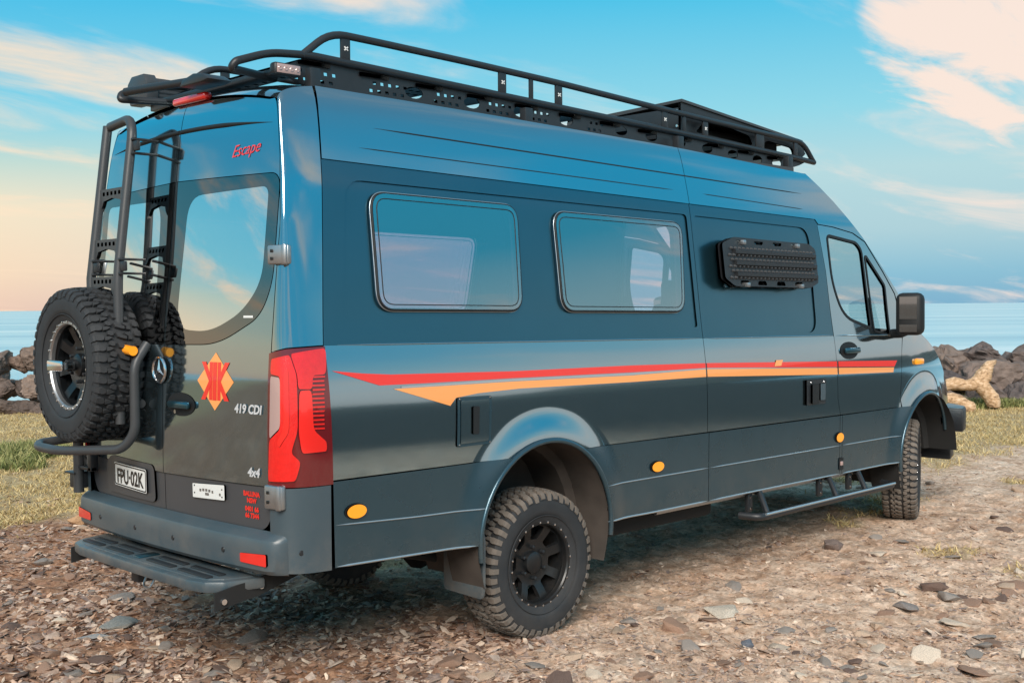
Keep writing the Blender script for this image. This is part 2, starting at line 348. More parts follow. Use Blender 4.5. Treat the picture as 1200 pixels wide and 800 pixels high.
# ------------------------------------------------------------------ van surfaces
def sstep(a, b, x): t = np.clip((x-a)/(b-a), 0, 1); return t*t*(3-2*t)
_pz = np.array([0.2, 0.80, 1.00, 1.15, 1.285, 1.40, 1.50, 1.60, 1.72, 2.018, 2.30, 2.361, 2.45, 2.60, 2.70, 2.76, 2.80])
_py = np.array([0.004, -0.004, -0.008, -0.009, -0.006, 0.002, 0.014, 0.029, 0.045, 0.079, 0.113, 0.122, 0.140, 0.172, 0.198, 0.222, 0.245])
_zz = np.linspace(0.2, 2.8, 521)
def _smooth(a, k):
    ker = np.hanning(k+2)[1:-1]; ker /= ker.sum(); pad = k//2
    return np.convolve(np.r_[2*a[0]-a[pad:0:-1], a, 2*a[-1]-a[-2:-pad-2:-1]], ker, 'valid')[:len(a)]
_yy = _smooth(np.interp(_zz, _pz, _py), 31)
def prof(z): return np.interp(z, _zz, _yy)
RX, FX = 1.605, 5.945
def nose(x): u = np.clip((x-5.45)/1.4, 0, 1.3); return 0.24*u**2.2+0.9*np.clip(x-6.70, 0, 1)**1.8
def flare(x, z):
    o = 0
    for cx in (RX, FX):
        d = np.sqrt((x-cx)**2+(z-0.57)**2); o = o+0.030*(1-sstep(0.485, 0.68, d))
    return o
def side(x, z): return np.stack([x, prof(z)+nose(x)-flare(x, z), z], 1)
def side_p(x, z, out_=0.0):
    q = side(np.array([float(x)]), np.array([float(z)]))[0]; q[1] -= out_; return q
def S(px, py):            # photo pixel -> (x, z) on the van's right side
    y = 0.0
    for _ in range(40):
        P = onY(px, py, y); y = 0.5*y+0.5*float(prof(P[2])+nose(np.array(P[0])))
    return (float(P[0]), float(P[2]))
_rz = np.array([0.5, 0.75, 1.0, 1.2, 1.45, 1.6, 1.855, 2.12, 2.40, 2.60, 2.72, 2.80, 2.86])
_rx = np.array([-0.025, -0.030, -0.035, -0.034, -0.028, -0.018, 0.006, 0.034, 0.062, 0.084, 0.105, 0.135, 0.17])
_rzz = np.linspace(0.5, 2.86, 473); _rxx = _smooth(np.interp(_rzz, _rz, _rx), 25)
def rear_x(y, z): return np.interp(z, _rzz, _rxx)+0.045*((y-1.01)/0.88)**2
def rear(y, z): return np.stack([rear_x(y, z), y, z], 1)
def B(px, py):            # photo pixel -> (y, z) on the van's rear face
    x = 0.0
    for _ in range(40):
        P = onX(px, py, x); x = 0.5*x+0.5*float(rear_x(P[1], P[2]))
    return (float(P[1]), float(P[2]))
def seam_x(z): return np.interp(z, [0.5, 1.0, 1.6, 2.4, 2.78], [0.240, 0.236, 0.226, 0.300, 0.335])
def door_edge(z): return np.interp(z, [0, 2.15, 2.45, 2.60, 2.72, 2.80], [0.135, 0.135, 0.170, 0.200, 0.236, 0.252])
def corner(t, z):
    p0y = door_edge(z); p0x = rear_x(p0y, z); sx = seam_x(z); sy = prof(z)
    c1x = p0x-0.002; c1y = sy+0.36*(p0y-sy)+0.004; c2x = p0x+0.16*(sx-p0x); c2y = sy+0.001
    a, b, c, d = (1-t)**3, 3*t*(1-t)**2, 3*t*t*(1-t), t**3
    return np.stack([a*p0x+b*c1x+c*c2x+d*sx, a*p0y+b*c1y+c*c2y+d*sy, z], 1)
_ct = np.linspace(0, 1, 81)
def proj(P):
    d = np.asarray(P)-CAM; w = d@FW; return 600+F_PX*(d@RT)/w, 400-F_PX*(d@UP)/w
def CN(px, py):           # photo pixel -> (t, z) on the rear corner
    best = None; z = 1.768-(py-361)/1378.5*5.0
    for _ in range(12):
        X, Y = proj(corner(_ct, np.full(81, z))); i = int(np.argmin(abs(X-px))); z += (Y[i]-py)/1378.5*5.0
    return (float(_ct[i]), float(z))

van = bpy.data.objects.new('camper_van', None); COL.objects.link(van); van.location = (3.5, 1.01, 0); van.empty_display_size = 0.3
van['label'] = 'dark grey high-roof camper van with red and orange side stripe and black roof rack'
van['category'] = 'van'
# ------------------------------------------------------------------ body panels (right side built, left side mirrored)
OUT = (0, -1, 0); ROUT = (-1, 0, 0)
zC = lambda x: 2.454-0.0201*x
zU = lambda x: 1.004-0.0035*x
zSill = lambda x: float(np.interp(x, [0.24, 1.1, 2.5, 5.4], [0.612, 0.585, 0.566, 0.568]))
zL = lambda x: float(np.interp(x, [0.25, 0.7, 1.21, 2.06, 5.45], [0.803, 0.780, 0.765, 0.774, 0.771]))
zTop = lambda x: float(np.interp(x, [0.3, 1.6, 3.0, 4.5], [2.792, 2.775, 2.745, 2.685]))
def arch(cx, r, z0, z1, left, n=14):      # points on arch circle between heights z0 -> z1
    a0 = math.asin(max(-1, min(1, (z0-0.57)/r))); a1 = math.asin(max(-1, min(1, (z1-0.57)/r)))
    return [(cx+(-1 if left else 1)*r*math.cos(a0+(a1-a0)*i/n), 0.57+r*math.sin(a0+(a1-a0)*i/n)) for i in range(n+1)]
AR = 0.50
G = 0.0022
def top_arch(cx):                          # over the top, from right to left at the moulding height
    zr = zU(cx); a = math.asin((zr-0.57)/AR); return [(cx+AR*math.cos(a+(math.pi-2*a)*i/16), 0.57+AR*math.sin(a+(math.pi-2*a)*i/16)) for i in range(17)]
seam = [(float(seam_x(np.array(z)))+G, z) for z in (1.003, 1.2, 1.4, 1.6, 1.8, 2.0, 2.2, 2.45)]
ta = top_arch(RX)
out1 = seam+[(1.6, zC(1.6)+0.012), (3.045-G, zC(3.045)+0.012), (3.045-G, zU(3.045))]+ta+[(0.6, zU(0.6))]
rec1 = rpoly([(0.345, 1.668), (3.004, 1.635), (3.004, 2.325), (0.425, 2.362)], [0.04, 0.02, 0.03, 0.10])
zSh = lambda x: 1.606-0.0135*x
o1a = [q for q in seam if q[1] < 1.58]+[(float(seam_x(np.array(zSh(0.25))))+G, zSh(0.25)), (1.6, zSh(1.6)), (3.045-G, zSh(3.045)), (3.045-G, zU(3.045))]+ta+[(0.6, zU(0.6))]
surf_panel('side_panel', o1a, side, OUT, 'paint', van, step=0.035, mirror='both', rings=[(RX, 0.57, 0.512, 0.70)])
o1b = [(float(seam_x(np.array(zSh(0.25))))+G, zSh(0.25)+0.001)]+[q for q in seam if q[1] > 1.62]+[(1.6, zC(1.6)+0.012), (3.045-G, zC(3.045)+0.012), (3.045-G, zSh(3.045)+0.001), (1.6, zSh(1.6)+0.001)]
surf_panel('window_band', o1b, side, OUT, 'satin', van, holes=[rec1], step=0.045, mirror='both')
WIN1 = rpoly([(0.556, 1.762), (1.488, 1.750), (1.515, 2.292), (0.560, 2.305)], 0.085, 8)
WIN2 = rpoly([(1.808, 1.746), (2.872, 1.733), (2.925, 2.264), (1.806, 2.277)], 0.085, 8)
rp = surf_panel('recessed_panel', inset(rec1, -0.004), side, OUT, 'satin', van, holes=[WIN1, WIN2], off=-0.009, mirror='both')
de = [S(957.9, 265.5), S(967.6, 317.5), S(977.4, 395.5), S(982, 467), (4.625, 1.0)]
out2 = [(3.045+G, zU(3.05)), (3.045+G, zC(3.05)+0.012), (4.50, zC(4.5)+0.012), (4.53, 2.335)]+[(a-G, b) for a, b in de[:-1]]+[(4.625-G, zU(4.6))]
rec2 = rpoly([(3.085, 1.590), (4.370, 1.572), (4.398, 2.298), (3.085, 2.322)], [0.02, 0.11, 0.12, 0.02], 8)
o2a = [(3.045+G, zU(3.05)), (3.045+G, zSh(3.05)), (de[2][0]-G-0.003, zSh(4.58)), (de[2][0]-G, de[2][1]), (de[3][0]-G, de[3][1]), (4.625-G, zU(4.6))]
surf_panel('side_panel', o2a, side, OUT, 'paint', van, step=0.045, mirror='both')
o2b = [(3.045+G, zSh(3.05)+0.001), (3.045+G, zC(3.05)+0.012), (4.50, zC(4.5)+0.012), (4.53, 2.335), (de[0][0]-G, de[0][1]), (de[1][0]-G, de[1][1]), (de[2][0]-G-0.003, zSh(4.58)+0.001)]
surf_panel('window_band', o2b, side, OUT, 'satin', van, holes=[rec2], step=0.045, mirror='both')
surf_panel('recessed_panel', inset(rec2, -0.004), side, OUT, 'satin', van, off=-0.009, mirror='both')
# upper side panels under the roof edge
ups = [(float(seam_x(np.array(z)))+G, z) for z in (2.447, 2.55, 2.65, 2.79)]
def topedge(a, b, n): return [(a+(b-a)*i/n, zTop(a+(b-a)*i/n)) for i in range(n+1)]
o3 = ups[:3]+topedge(0.345, 3.045-G, 12)+[(3.045-G, zC(3.045)), (1.6, zC(1.6))]
surf_panel('upper_side_panel', o3, side, OUT, 'paint', van, off=0.006, mirror='both')
o4 = [(3.045+G, zC(3.05))]+topedge(3.045+G, 4.485, 8)+[(4.50, zC(4.5))]
surf_panel('upper_side_panel', o4, side, OUT, 'paint', van, off=0.006, mirror='both')
SIL = [(4.489, 2.69), (4.647, 2.60), (4.80, 2.505), (4.93, 2.413), (5.14, 2.258), (5.39, 2.037), (5.59, 1.847), (5.78, 1.665), (5.93, 1.535)]
DT = [S(958, 263.5), S(975, 266.5), S(998.5, 273.6), S(1013, 284), S(1034, 319), S(1048, 345), S(1055, 372), S(1057, 397)]
DF = [(5.545, 1.40), (5.52, 1.20), (5.50, 1.05)]
o5 = SIL+[(5.95, 1.52), (DT[-1][0]+0.006, 1.50)]+[(a+0.005, b+0.005) for a, b in DT[::-1][1:]]+[(4.50, zC(4.5))]
surf_panel('windscreen_pillar', o5, side, OUT, 'paint', van, step=0.04, off=0.004, mirror='both')
# swage ribs pressed in the upper side; black colour paints in their shadow lines
def rib(pts, r, m, name, off=0.0, par=van):
    for mi in (0, 1):
        q = []
        for x, z in pts:
            p = side_p(x, z, off); q.append((p[0], VW-p[1] if mi else p[1], p[2]))
        n = len(q); b = MB(); b.tube(q, [r*min(1, (i+0.15)/1.2, (n-0.85-i)/1.2) for i in range(n)], 8); b.obj(name, m, par, 60)
seg = lambda a, b, n=14: [(a[0]+(b[0]-a[0])*i/n, a[1]+(b[1]-a[1])*i/n) for i in range(n+1)]
rib(seg((0.55, 2.622), (4.46, 2.536)), 0.0045, 'seal', 'swage_rib', 0.0045)
rib(seg((0.45, 2.518), (2.98, 2.469)), 0.0035, 'seal', 'swage_rib', 0.0045)
rib(seg((3.17, 2.465), (4.39, 2.427)), 0.0035, 'seal', 'swage_rib', 0.0045)
rib(seg((0.30, 1.603), (3.03, 1.566)), 0.005, 'paint', 'swage_rib', 0.001)
rib(seg((3.06, 1.565), (4.57, 1.547)), 0.005, 'paint', 'swage_rib', 0.001)

# camper windows
def camper_window(outline):
    prs = surf_panel('window', outline, side, OUT, 'win', van, off=0.016, thick=0.012, step=0.06, mirror='both')
    for mi, pr in enumerate(prs):
        for nm, ins, of, r, m in (('frame', -0.003, 0.010, 0.0062, 'seal'), ('bead', 0.022, 0.0165, 0.0025, 'seal'), ('frame_highlight', -0.010, 0.004, 0.0026, 'trim_glint')):  # outer bright ring paints the highlight line around the window frame
            q = []
            for x, z in densify(inset(outline, ins), 0.05):
                p = side_p(x, z, of); q.append((p[0], VW-p[1] if mi else p[1], p[2]))
            q.append(q[0]); q.append(q[1]); MB().tube(q, r, 8, cap=False).obj(nm, m, pr, 60)
camper_window(WIN1); camper_window(WIN2)

# cab doors
GL1 = rpoly([S(969.9, 277.5), S(1003, 286), S(1008.5, 294), S(1019.6, 382.5), S(988.8, 369.5), S(975.8, 330)], [0.03, 0.05, 0.03, 0.02, 0.16, 0.10], 6)
GL2 = rpoly([S(1014, 301), S(1035.9, 335.5), S(1042, 391.5), S(1025, 386)], 0.02)
dout = [(4.625+G, zU(4.6))]+[(a+G, b) for a, b in de[:-1][::-1]]+DT+DF+[(5.50, zU(5.5))]
doors = surf_panel('cab_door', dout, side, OUT, 'paint', van, holes=[inset(GL1, -0.016), inset(GL2, -0.016)], step=0.04, mirror='both')
for gl in (GL1, GL2):
    surf_panel('window', inset(gl, -0.004), side, OUT, 'cabglass', doors, off=-0.008, thick=0, mirror='both')
    surf_panel('window_seal', inset(gl, -0.020), side, OUT, 'seal', doors, holes=[gl], off=0.003, thick=0.02, step=0.03, mirror='both', grid=False)
rib(seg((4.61, 1.546), (5.50, 1.530), 8), 0.005, 'paint', 'swage_rib', 0.001)
# lower cladding
def clad(o, name='lower_cladding', m='clad', off=0.012): return surf_panel(name, o, side, OUT, m, van, off=off, step=0.028, thick=0.03, mirror='both')
aL = arch(RX, AR, zSill(1.1), zU(1.36), True); aR = arch(RX, AR, zSill(2.1), zU(1.9), False)
clad([(0.245, zSill(0.25)), (0.7, zSill(0.7))]+aL+[(0.8, zU(0.8)-0.004), (0.236, 0.998)])
clad(aR[::-1][:-1]+[(aR[0][0], aR[0][1]), (3.045-G, zSill(3.0)), (3.045-G, zU(3.0)-0.005)])
clad([(3.045+G, zSill(3.0)), (4.60-G, zSill(4.6)), (4.60-G, zU(4.6)-0.005), (3.045+G, zU(3.0)-0.005)])
bL = arch(FX, AR, zSill(5.4), zU(5.6), True)
clad([(4.60+G, zSill(4.6)), (4.632-G, zSill(4.6)), (4.632-G, zU(4.6)-0.005), (4.60+G, zU(4.6)-0.005)])
clad([(4.632+G, zSill(4.6)), (5.3, zSill(5.3))]+bL+[(4.632+G, zU(4.6)-0.005)])
for (a, b) in ((0.25, 1.175), (2.07, 3.04), (3.05, 4.62), (4.64, 5.46)):
    rib([(x, zL(x)) for x in np.linspace(a, b, 14)], 0.0040, 'trim_glint', 'ledge_highlight', 0.0140)  # pale strip paints the highlight along the cladding ledge
    rib([(x, zSill(x)+0.004) for x in np.linspace(a, b if b != 1.175 else 1.10, 14)], 0.0062, 'trim_glint', 'sill_strip', 0.0110)
# wheel arch lips and wheel wells
for cx, a0, a1 in ((RX, -8, 188), (FX, 20, 188)):
    for mi in (0, 1):
        q = []
        for i in range(33):
            a = math.radians(a0+(a1-a0)*i/32); p = side_p(cx+(AR-0.004)*math.cos(a), 0.57+(AR-0.004)*math.sin(a), 0.008)
            q.append((p[0], VW-p[1] if mi else p[1], p[2]))
        MB().tube(q, 0.014, 8).obj('arch_lip', 'clad', van, 60)
        b = MB(); n = 28; V = []; Fq = []
        for i in range(n+1):
            a = math.radians((-25+230*i/n) if cx == RX else (0+205*i/n)); rr = AR-0.006+(0.006 if i % 4 == 0 else 0)
            for y in (-0.02, 0.08, 0.22, 0.24, 0.47): V.append((cx+(rr-(0.05 if y > 0.23 else 0))*math.cos(a), VW-y if mi else y, 0.57+(rr-(0.05 if y > 0.23 else 0))*math.sin(a)))
        for i in range(n):
            for k in range(4): Fq.append((i*5+k, i*5+k+1, (i+1)*5+k+1, (i+1)*5+k))
        c0 = len(V); V.append((cx, (VW-0.47) if mi else 0.47, 0.57))
        for i in range(n): Fq.append((i*5+4, (i+1)*5+4, c0))
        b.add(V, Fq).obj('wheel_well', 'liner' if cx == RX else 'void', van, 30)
# front wing
wing = [(5.505, zU(5.5))]+DF[::-1]+[(DT[-1][0]+0.006, 1.50), (5.95, 1.522), (6.07, 1.475), (6.20, 1.41), (6.33, 1.33), (6.46, 1.235), (6.57, 1.14), (6.66, 1.04), (6.72, 0.95), (6.72, 0.78)]
wing += [(6.40, 0.78)]+[(x, z) for x, z in arch(FX, AR, 0.78, 1.069, False)]+arch(FX, AR, zU(5.5), 1.069, True)[::-1][1:]
wing[0] = (5.51, zU(5.5)); 
wing = [(a+(0.005 if i < 6 else 0), b) for i, (a, b) in enumerate(wing)]
wings = surf_panel('front_wing', wing, side, OUT, 'paint', van, step=0.03, mirror='both', rings=[(FX, 0.57, 0.512, 0.70)])

# rear corner pillars
ztc = lambda t: 2.715+(2.792-2.715)*t**0.8
cp = [(0.008, 1.579), (0.45, 1.597), (0.996, 1.605)]+[(t, ztc(t)) for t in np.linspace(0.996, 0.008, 8)]
surf_panel('corner_pillar', cp, corner, (-1, -1, 0), 'paint', van, step=0.06, mirror='both')
cb = [(0.02, 0.615), (0.98, 0.605), (0.98, 0.985), (0.02, 0.985)]
surf_panel('bumper_corner', cb, corner, (-1, -1, 0), 'bumper', van, step=0.05, off=0.010, mirror='both')
# roof, windscreen, bonnet : one lofted shell cut in separate panels
rows = []
for t in (0, 0.15, 0.35, 0.6, 0.85, 1.0):
    E_ = corner(np.array([t]), np.array([ztc(t)]))[0]; k = 1-(1-t)**1.7
    rows.append((E_, np.array([0.115+0.30*t, 1.01, 2.79+0.075*k])))
def edge(x, z, bx, bz):
    y = float(prof(z)+nose(np.array(x))); E_ = np.array([x, y, z]); return (E_, np.array([x+bx, 1.01, z+bz]))
for x in np.linspace(0.6, 4.3, 12): rows.append(edge(x, zTop(x), 0, 0.078))
fr0 = len(rows)
for x, z, bx, bz in ((4.489, 2.69, 0.05, 0.075), (4.647, 2.60, 0.10, 0.075), (4.80, 2.505, 0.12, 0.06), (4.93, 2.413, 0.14, 0.05), (5.14, 2.258, 0.15, 0.04), (5.39, 2.037, 0.16, 0.03), (5.59, 1.847, 0.17, 0.03), (5.78, 1.665, 0.18, 0.03), (5.93, 1.535, 0.18, 0.04), (6.07, 1.475, 0.2, 0.06), (6.33, 1.33, 0.22, 0.06), (6.57, 1.14, 0.22, 0.05), (6.72, 0.95, 0.2, 0.02), (6.72, 0.60, 0.2, 0.0)):
    rows.append(edge(x, z, bx, bz))
def loft(name, a, b, material, off=0.0):
    NQ = 24; V = []; Fq = []
    for (E_, Mc) in rows[a:b+1]:
        for i in range(NQ+1):
            q = -1+2*i/NQ; w = 1-abs(q)**2.4
            V.append((E_[0]+(Mc[0]-E_[0])*w, 1.01+q*(1.01-E_[1]), E_[2]+(Mc[2]-E_[2])*w+off))
    for r in range(b-a):
        for i in range(NQ): Fq.append((r*(NQ+1)+i, r*(NQ+1)+i+1, (r+1)*(NQ+1)+i+1, (r+1)*(NQ+1)+i))
    return make_obj(name, V, Fq, material, van, smooth=40)
loft('roof', 0, fr0+3, 'paint'); loft('windscreen', fr0+3, fr0+8, 'cabglass'); loft('bonnet', fr0+8, fr0+11, 'paint'); fg = loft('front_panel', fr0+11, fr0+13, 'black')

# rear doors
def dtop(y): return 2.715+0.075*(1-abs((y-1.01)/0.775)**2.4)-0.012
YA, YB = 0.1390, 1.0075
YT = 0.290
ydr = [(y, dtop(y)) for y in np.linspace(YB, YT, 9)]
du = [(YB, 0.972)]+ydr+[(0.252, 2.716), (0.238, 2.700)]+[(float(door_edge(z))+0.004, z) for z in (2.66, 2.60, 2.52, 2.45, 2.35, 2.25, 2.15)]+[(YA, 1.9), (YA, 1.2), (YA, 0.985)]
RW = rpoly([(1.003, 1.600), (0.53, 1.607), (0.228, 1.735), (0.158, 1.88), (0.158, 2.372), (1.003, 2.392)], [0, 0.14, 0.14, 0.10, 0.07, 0], 7)
RWh = rpoly([(0.999, 1.600), (0.53, 1.607), (0.228, 1.735), (0.158, 1.88), (0.158, 2.372), (0.999, 2.392)], [0, 0.14, 0.14, 0.10, 0.07, 0], 7)
rdoors = surf_panel('rear_door', du, rear, ROUT, 'paint', van, holes=[inset(RWh, -0.004)], step=0.045, mirror='both')
INN = rpoly([(0.905, 1.675), (0.60, 1.662), (0.36, 1.755), (0.232, 1.89), (0.232, 2.318), (0.875, 2.312)], [0.12, 0.12, 0.14, 0.10, 0.05, 0.12], 7)
rws = surf_panel('window', RWh, rear, ROUT, 'frit', rdoors, holes=[INN], off=0.0015, thick=0.006, mirror='both')
surf_panel('pane', inset(INN, -0.001), rear, ROUT, 'rearglass', rdoors, off=0.0012, thick=0, mirror='both')
dl = rpoly([(YB, 0.782), (YB, 0.968), (YA, 0.980), (YA, 0.86), (YA+0.035, 0.80), (YA+0.10, 0.775)], [0, 0, 0, 0.03, 0.05, 0.05])
surf_panel('lower_panel', dl, rear, ROUT, 'doorlow', rdoors, off=-0.008, mirror='both')
# crease across the top of both doors
for mi in (0, 1):
    b = MB(); q = [(float(rear_x(np.array(y), np.array(z)))-0.0005, VW-y if mi else y, z) for y, z in [(1.003-0.76*i/16, 2.640-0.035*(i/16)**2) for i in range(17)]]
    b.tube(q, [0.011*min(1, (16.3-i)/8) for i in range(17)], 8); b.obj('swage_rib', 'seal', rdoors[mi], 60)

def on_rear(y, z, off=0.0): return (float(rear_x(np.array(float(y)), np.array(float(z))))-off, y, z)
def rear_slab(name, poly, material, parent, off, thick=0.006, step=0.05, holes=()):
    return surf_panel(name, poly, rear, ROUT, material, parent, off=off, thick=thick, step=step, holes=holes)
def text_on(string, size, material, parent, name, fn, shear=0.0, align='CENTER', extrude=0.0, spacing=1.0, bold=0.0):
    cu = bpy.data.curves.new(name, 'FONT'); cu.body = string; cu.size = size; cu.shear = shear; cu.align_x = align; cu.space_character = spacing; cu.offset = bold; cu.resolution_u = 3
    ob = bpy.data.objects.new(name, cu); COL.objects.link(ob); dg = bpy.context.evaluated_depsgraph_get(); me = bpy.data.meshes.new_from_object(ob.evaluated_get(dg))
    V = [fn(v.co.x, v.co.y) for v in me.vertices]; Fq = [tuple(p.vertices) for p in me.polygons]
    bpy.data.objects.remove(ob)
    return make_obj(name, V, Fq, material, parent)
rd, ld = rdoors
def tr(y0, z0, off, slope=0.0): return lambda u, v: on_rear(y0-u, z0+v+slope*u, off)
text_on('419 CDI', 0.056, 'badge', rd, 'badge', tr(0.285, 1.302, 0.006), shear=0.15, bold=0.002)
text_on('4x4', 0.056, 'badge', rd, 'badge', tr(0.245, 1.022, 0.006), shear=0.2, bold=0.002)
for i, s_ in enumerate(('BALLINA', 'NSW', '0401 66', '66 7344')):
    text_on(s_, 0.030, 'red', rd, 'lettering', tr(0.278, 0.930-0.030*i-(0.008 if i > 1 else 0), -0.005), bold=0.0015)
text_on('Escape', 0.078, 'red', rd, 'lettering', tr(0.425, 2.475, 0.003, 0.06), shear=0.45)
# diamond emblem
dc = (0.543, 1.436)
rear_slab('emblem', [(dc[0], dc[1]+0.133), (dc[0]-0.147, dc[1]), (dc[0], dc[1]-0.135), (dc[0]+0.147, dc[1])], 'orange', rd, 0.0012, 0)
em = [o for o in rd.children if o.name.startswith('emblem')][-1]
rear_slab('bar', [(dc[0]-0.018, dc[1]+0.085), (dc[0]-0.018, dc[1]-0.085), (dc[0]-0.05, dc[1]-0.085)][:0] or [(dc[0]+0.016, dc[1]+0.088), (dc[0]-0.016, dc[1]+0.088), (dc[0]-0.016, dc[1]-0.088), (dc[0]+0.016, dc[1]-0.088)], 'red', em, 0.0030, 0)
for s_ in (-1, 1):
    for zz in (-1, 1):
        rear_slab('bar', [(dc[0]+s_*0.020, dc[1]), (dc[0]+s_*0.048, dc[1]), (dc[0]+s_*0.112, dc[1]+zz*0.088), (dc[0]+s_*0.076, dc[1]+zz*0.088)], 'red', em, 0.0024, 0)
    rear_slab('bar', [(dc[0]+s_*0.020, dc[1]+0.088), (dc[0]+s_*0.046, dc[1]+0.088), (dc[0]+s_*0.046, dc[1]-0.088), (dc[0]+s_*0.020, dc[1]-0.088)], 'red', em, 0.0018, 0)
# star in a ring over the door joint
sc = on_rear(1.02, 1.474, 0.016); b = MB(); ring = [(sc[0], sc[1]+0.060*math.cos(2*math.pi*i/32), sc[2]+0.060*math.sin(2*math.pi*i/32)) for i in range(34)]
b.tube(ring, 0.007, 8, cap=False)
for k in range(3):
    a = math.pi/2+k*2*math.pi/3; tip = (sc[0], sc[1]+0.058*math.cos(a), sc[2]+0.058*math.sin(a))
    l_ = (sc[0], sc[1]+0.011*math.cos(a+1.05), sc[2]+0.011*math.sin(a+1.05)); r_ = (sc[0], sc[1]+0.011*math.cos(a-1.05), sc[2]+0.011*math.sin(a-1.05)); c_ = (sc[0]-0.010, sc[1], sc[2])
    b.add([tip, l_, c_, r_], [(0, 1, 2), (0, 2, 3)])
st = b.obj('star_emblem', 'chrome', rd, 40)
MB().lathe([(0, 0.0), (0, 0.058)], 32, Matrix.Translation((sc[0]+0.006, sc[1], sc[2])) @ Matrix.Rotation(math.pi, 4, 'Z')).obj('backing', 'seal', st)
# door handle in its dish
hc = (0.832, 1.315)
rear_slab('handle_dish', [(hc[0]+0.125*math.cos(a), hc[1]+0.056*math.sin(a)) for a in np.linspace(0, 2*math.pi, 28, endpoint=False)], 'seal', rd, 0.003, 0.004)
p = on_rear(hc[0]-0.01, hc[1], 0.022); hd = MB().box(p, (0.028, 0.185, 0.036), 0.012).obj('handle', 'satin', rd)
p = on_rear(hc[0]+0.02, hc[1]-0.034, 0.012); MB().lathe([(0, 0), (0.012, 0.010), (0.012, 0)], 14, Matrix.Translation(p) @ Matrix.Rotation(math.pi, 4, 'Z')).obj('lock', 'chrome', rd)
# licence plate and its dish on the left door
rear_slab('plate_dish', rpoly([(1.09, 0.815), (1.65, 0.815), (1.66, 0.962), (1.60, 1.010), (1.10, 1.0)], 0.04), 'doorlow', ld, 0.004, 0.015)
pl = rear_slab('licence_plate', rpoly([(1.160, 0.852), (1.530, 0.862), (1.530, 0.980), (1.160, 0.972)], 0.012), 'plate', ld, 0.016, 0.008)
rear_slab('plate_border', rpoly([(1.164, 0.856), (1.526, 0.866), (1.526, 0.976), (1.164, 0.968)], 0.012), 'ink', pl, 0.0175, 0.001, holes=[rpoly([(1.170, 0.862), (1.520, 0.872), (1.520, 0.970), (1.170, 0.962)], 0.010)])
text_on('FPU·02K', 0.098, 'ink', pl, 'plate_text', lambda u, v: on_rear(1.345-u*0.86, 0.878+v*1.06+0.027*-u*0.0, 0.0185), bold=0.0025)
wp = rear_slab('dealer_plate', rpoly([(0.733, 0.882), (0.470, 0.892), (0.470, 0.962), (0.733, 0.948)][::-1], 0.006), 'plate', rd, 0.004, 0.010)
for yy, ww, zz in ((0.665, 0.014, 0.922), (0.640, 0.016, 0.925), (0.615, 0.016, 0.926), (0.590, 0.016, 0.925), (0.565, 0.012, 0.922), (0.610, 0.030, 0.908), (0.505, 0.012, 0.915)): rear_slab('badge_mark', [(yy-ww/2, zz-0.006), (yy+ww/2, zz-0.006), (yy+ww/2, zz+0.006), (yy-ww/2, zz+0.006)], 'steel', wp, 0.0055, 0.001)
for yy in (0.715, 0.488):
    for zz in (0.905, 0.940): MB().lathe([(0, 0.004), (0.003, 0.003), (0.003, 0)], 8, Matrix.Translation(on_rear(yy, zz, 0.004)) @ Matrix.Rotation(math.pi, 4, 'Z')).obj('bolt', 'ink', wp)
rear_slab('sticker', [(0.275, 1.728), (0.345, 1.728), (0.345, 1.738), (0.275, 1.738)], 'plate', rd, 0.004, 0.002)
# hinges on the right and left corners
for mi, dr in ((0, rd), (1, ld)):
    for zz, hh in ((2.005, 0.085), (0.945, 0.105)):
        b = MB(); t = corner(np.array([0.04, 0.28]), np.array([zz, zz])); c_ = t.mean(0); d = t[1]-t[0]; ang = math.atan2(d[1], d[0])
        M_ = Matrix.Translation((c_[0]-0.012, (VW-c_[1]) if mi else c_[1]-0.008, zz)) @ Matrix.Rotation((-ang if mi else ang), 4, 'Z')
        b.box((0, 0, 0), (0.11, 0.030, hh), 0.008, M_); b.box((0.035, -0.012 if not mi else 0.012, 0), (0.030, 0.030, hh+0.006), 0.010, M_)
        h_ = b.obj('hinge', 'steel', dr)
        for q in (-0.2, 0.2):
            MB().box((-0.030, -0.017 if not mi else 0.017, q*hh), (0.014, 0.005, 0.014), 0.002, M_).obj('bolt', 'ink', h_)
# tail lights
def tl(px): return [CN(a, b_) for a, b_ in px]
base = [(0.0, 0.992), (1.0, 0.988), (1.0, 1.598), (0.45, 1.590), (0.0, 1.572)]
tls = surf_panel('tail_light', base, corner, (-1, -1, 0), 'lensdark', van, off=0.012, thick=0.03, step=0.06, mirror='both')
def lens(name, px, m, off, step=0.04): surf_panel(name, rpoly(tl(px), 0.035 if name != 'rib' else 0.0, 4), corner, (-1, -1, 0), m, tls, off=off, thick=0.006, step=step, mirror='both')
lens('red_lens', [(321.5, 421), (339, 416), (347, 440), (348, 505), (341, 530), (352, 541), (346, 563), (318.5, 563), (319.5, 516), (330.5, 503), (330.5, 441), (321, 438)], 'lensred', 0.020)
lens('red_lens', [(340, 415), (380, 408), (380, 439), (364, 440), (364, 456), (348.5, 456), (347.5, 440)], 'lensred', 0.018)
lens('red_lens', [(349, 458), (363, 457), (365, 503), (380, 517), (380, 528), (353, 531), (349, 505)], 'lensred2', 0.019)
lens('reverse_lens', [(320.8, 440.5), (330, 442.5), (330.3, 501), (319.8, 514)], 'lenswhite', 0.0195)
lens('light_bar', [(334, 432), (338, 432), (339, 506), (330, 524), (328, 517), (334, 504)], 'lensred2', 0.024)
for i in range(13):
    y0 = 441+i*5.0; lens('rib', [(364, y0), (378, y0-0.6), (378, y0+1.4), (364, y0+2)], 'lensred', 0.0165)
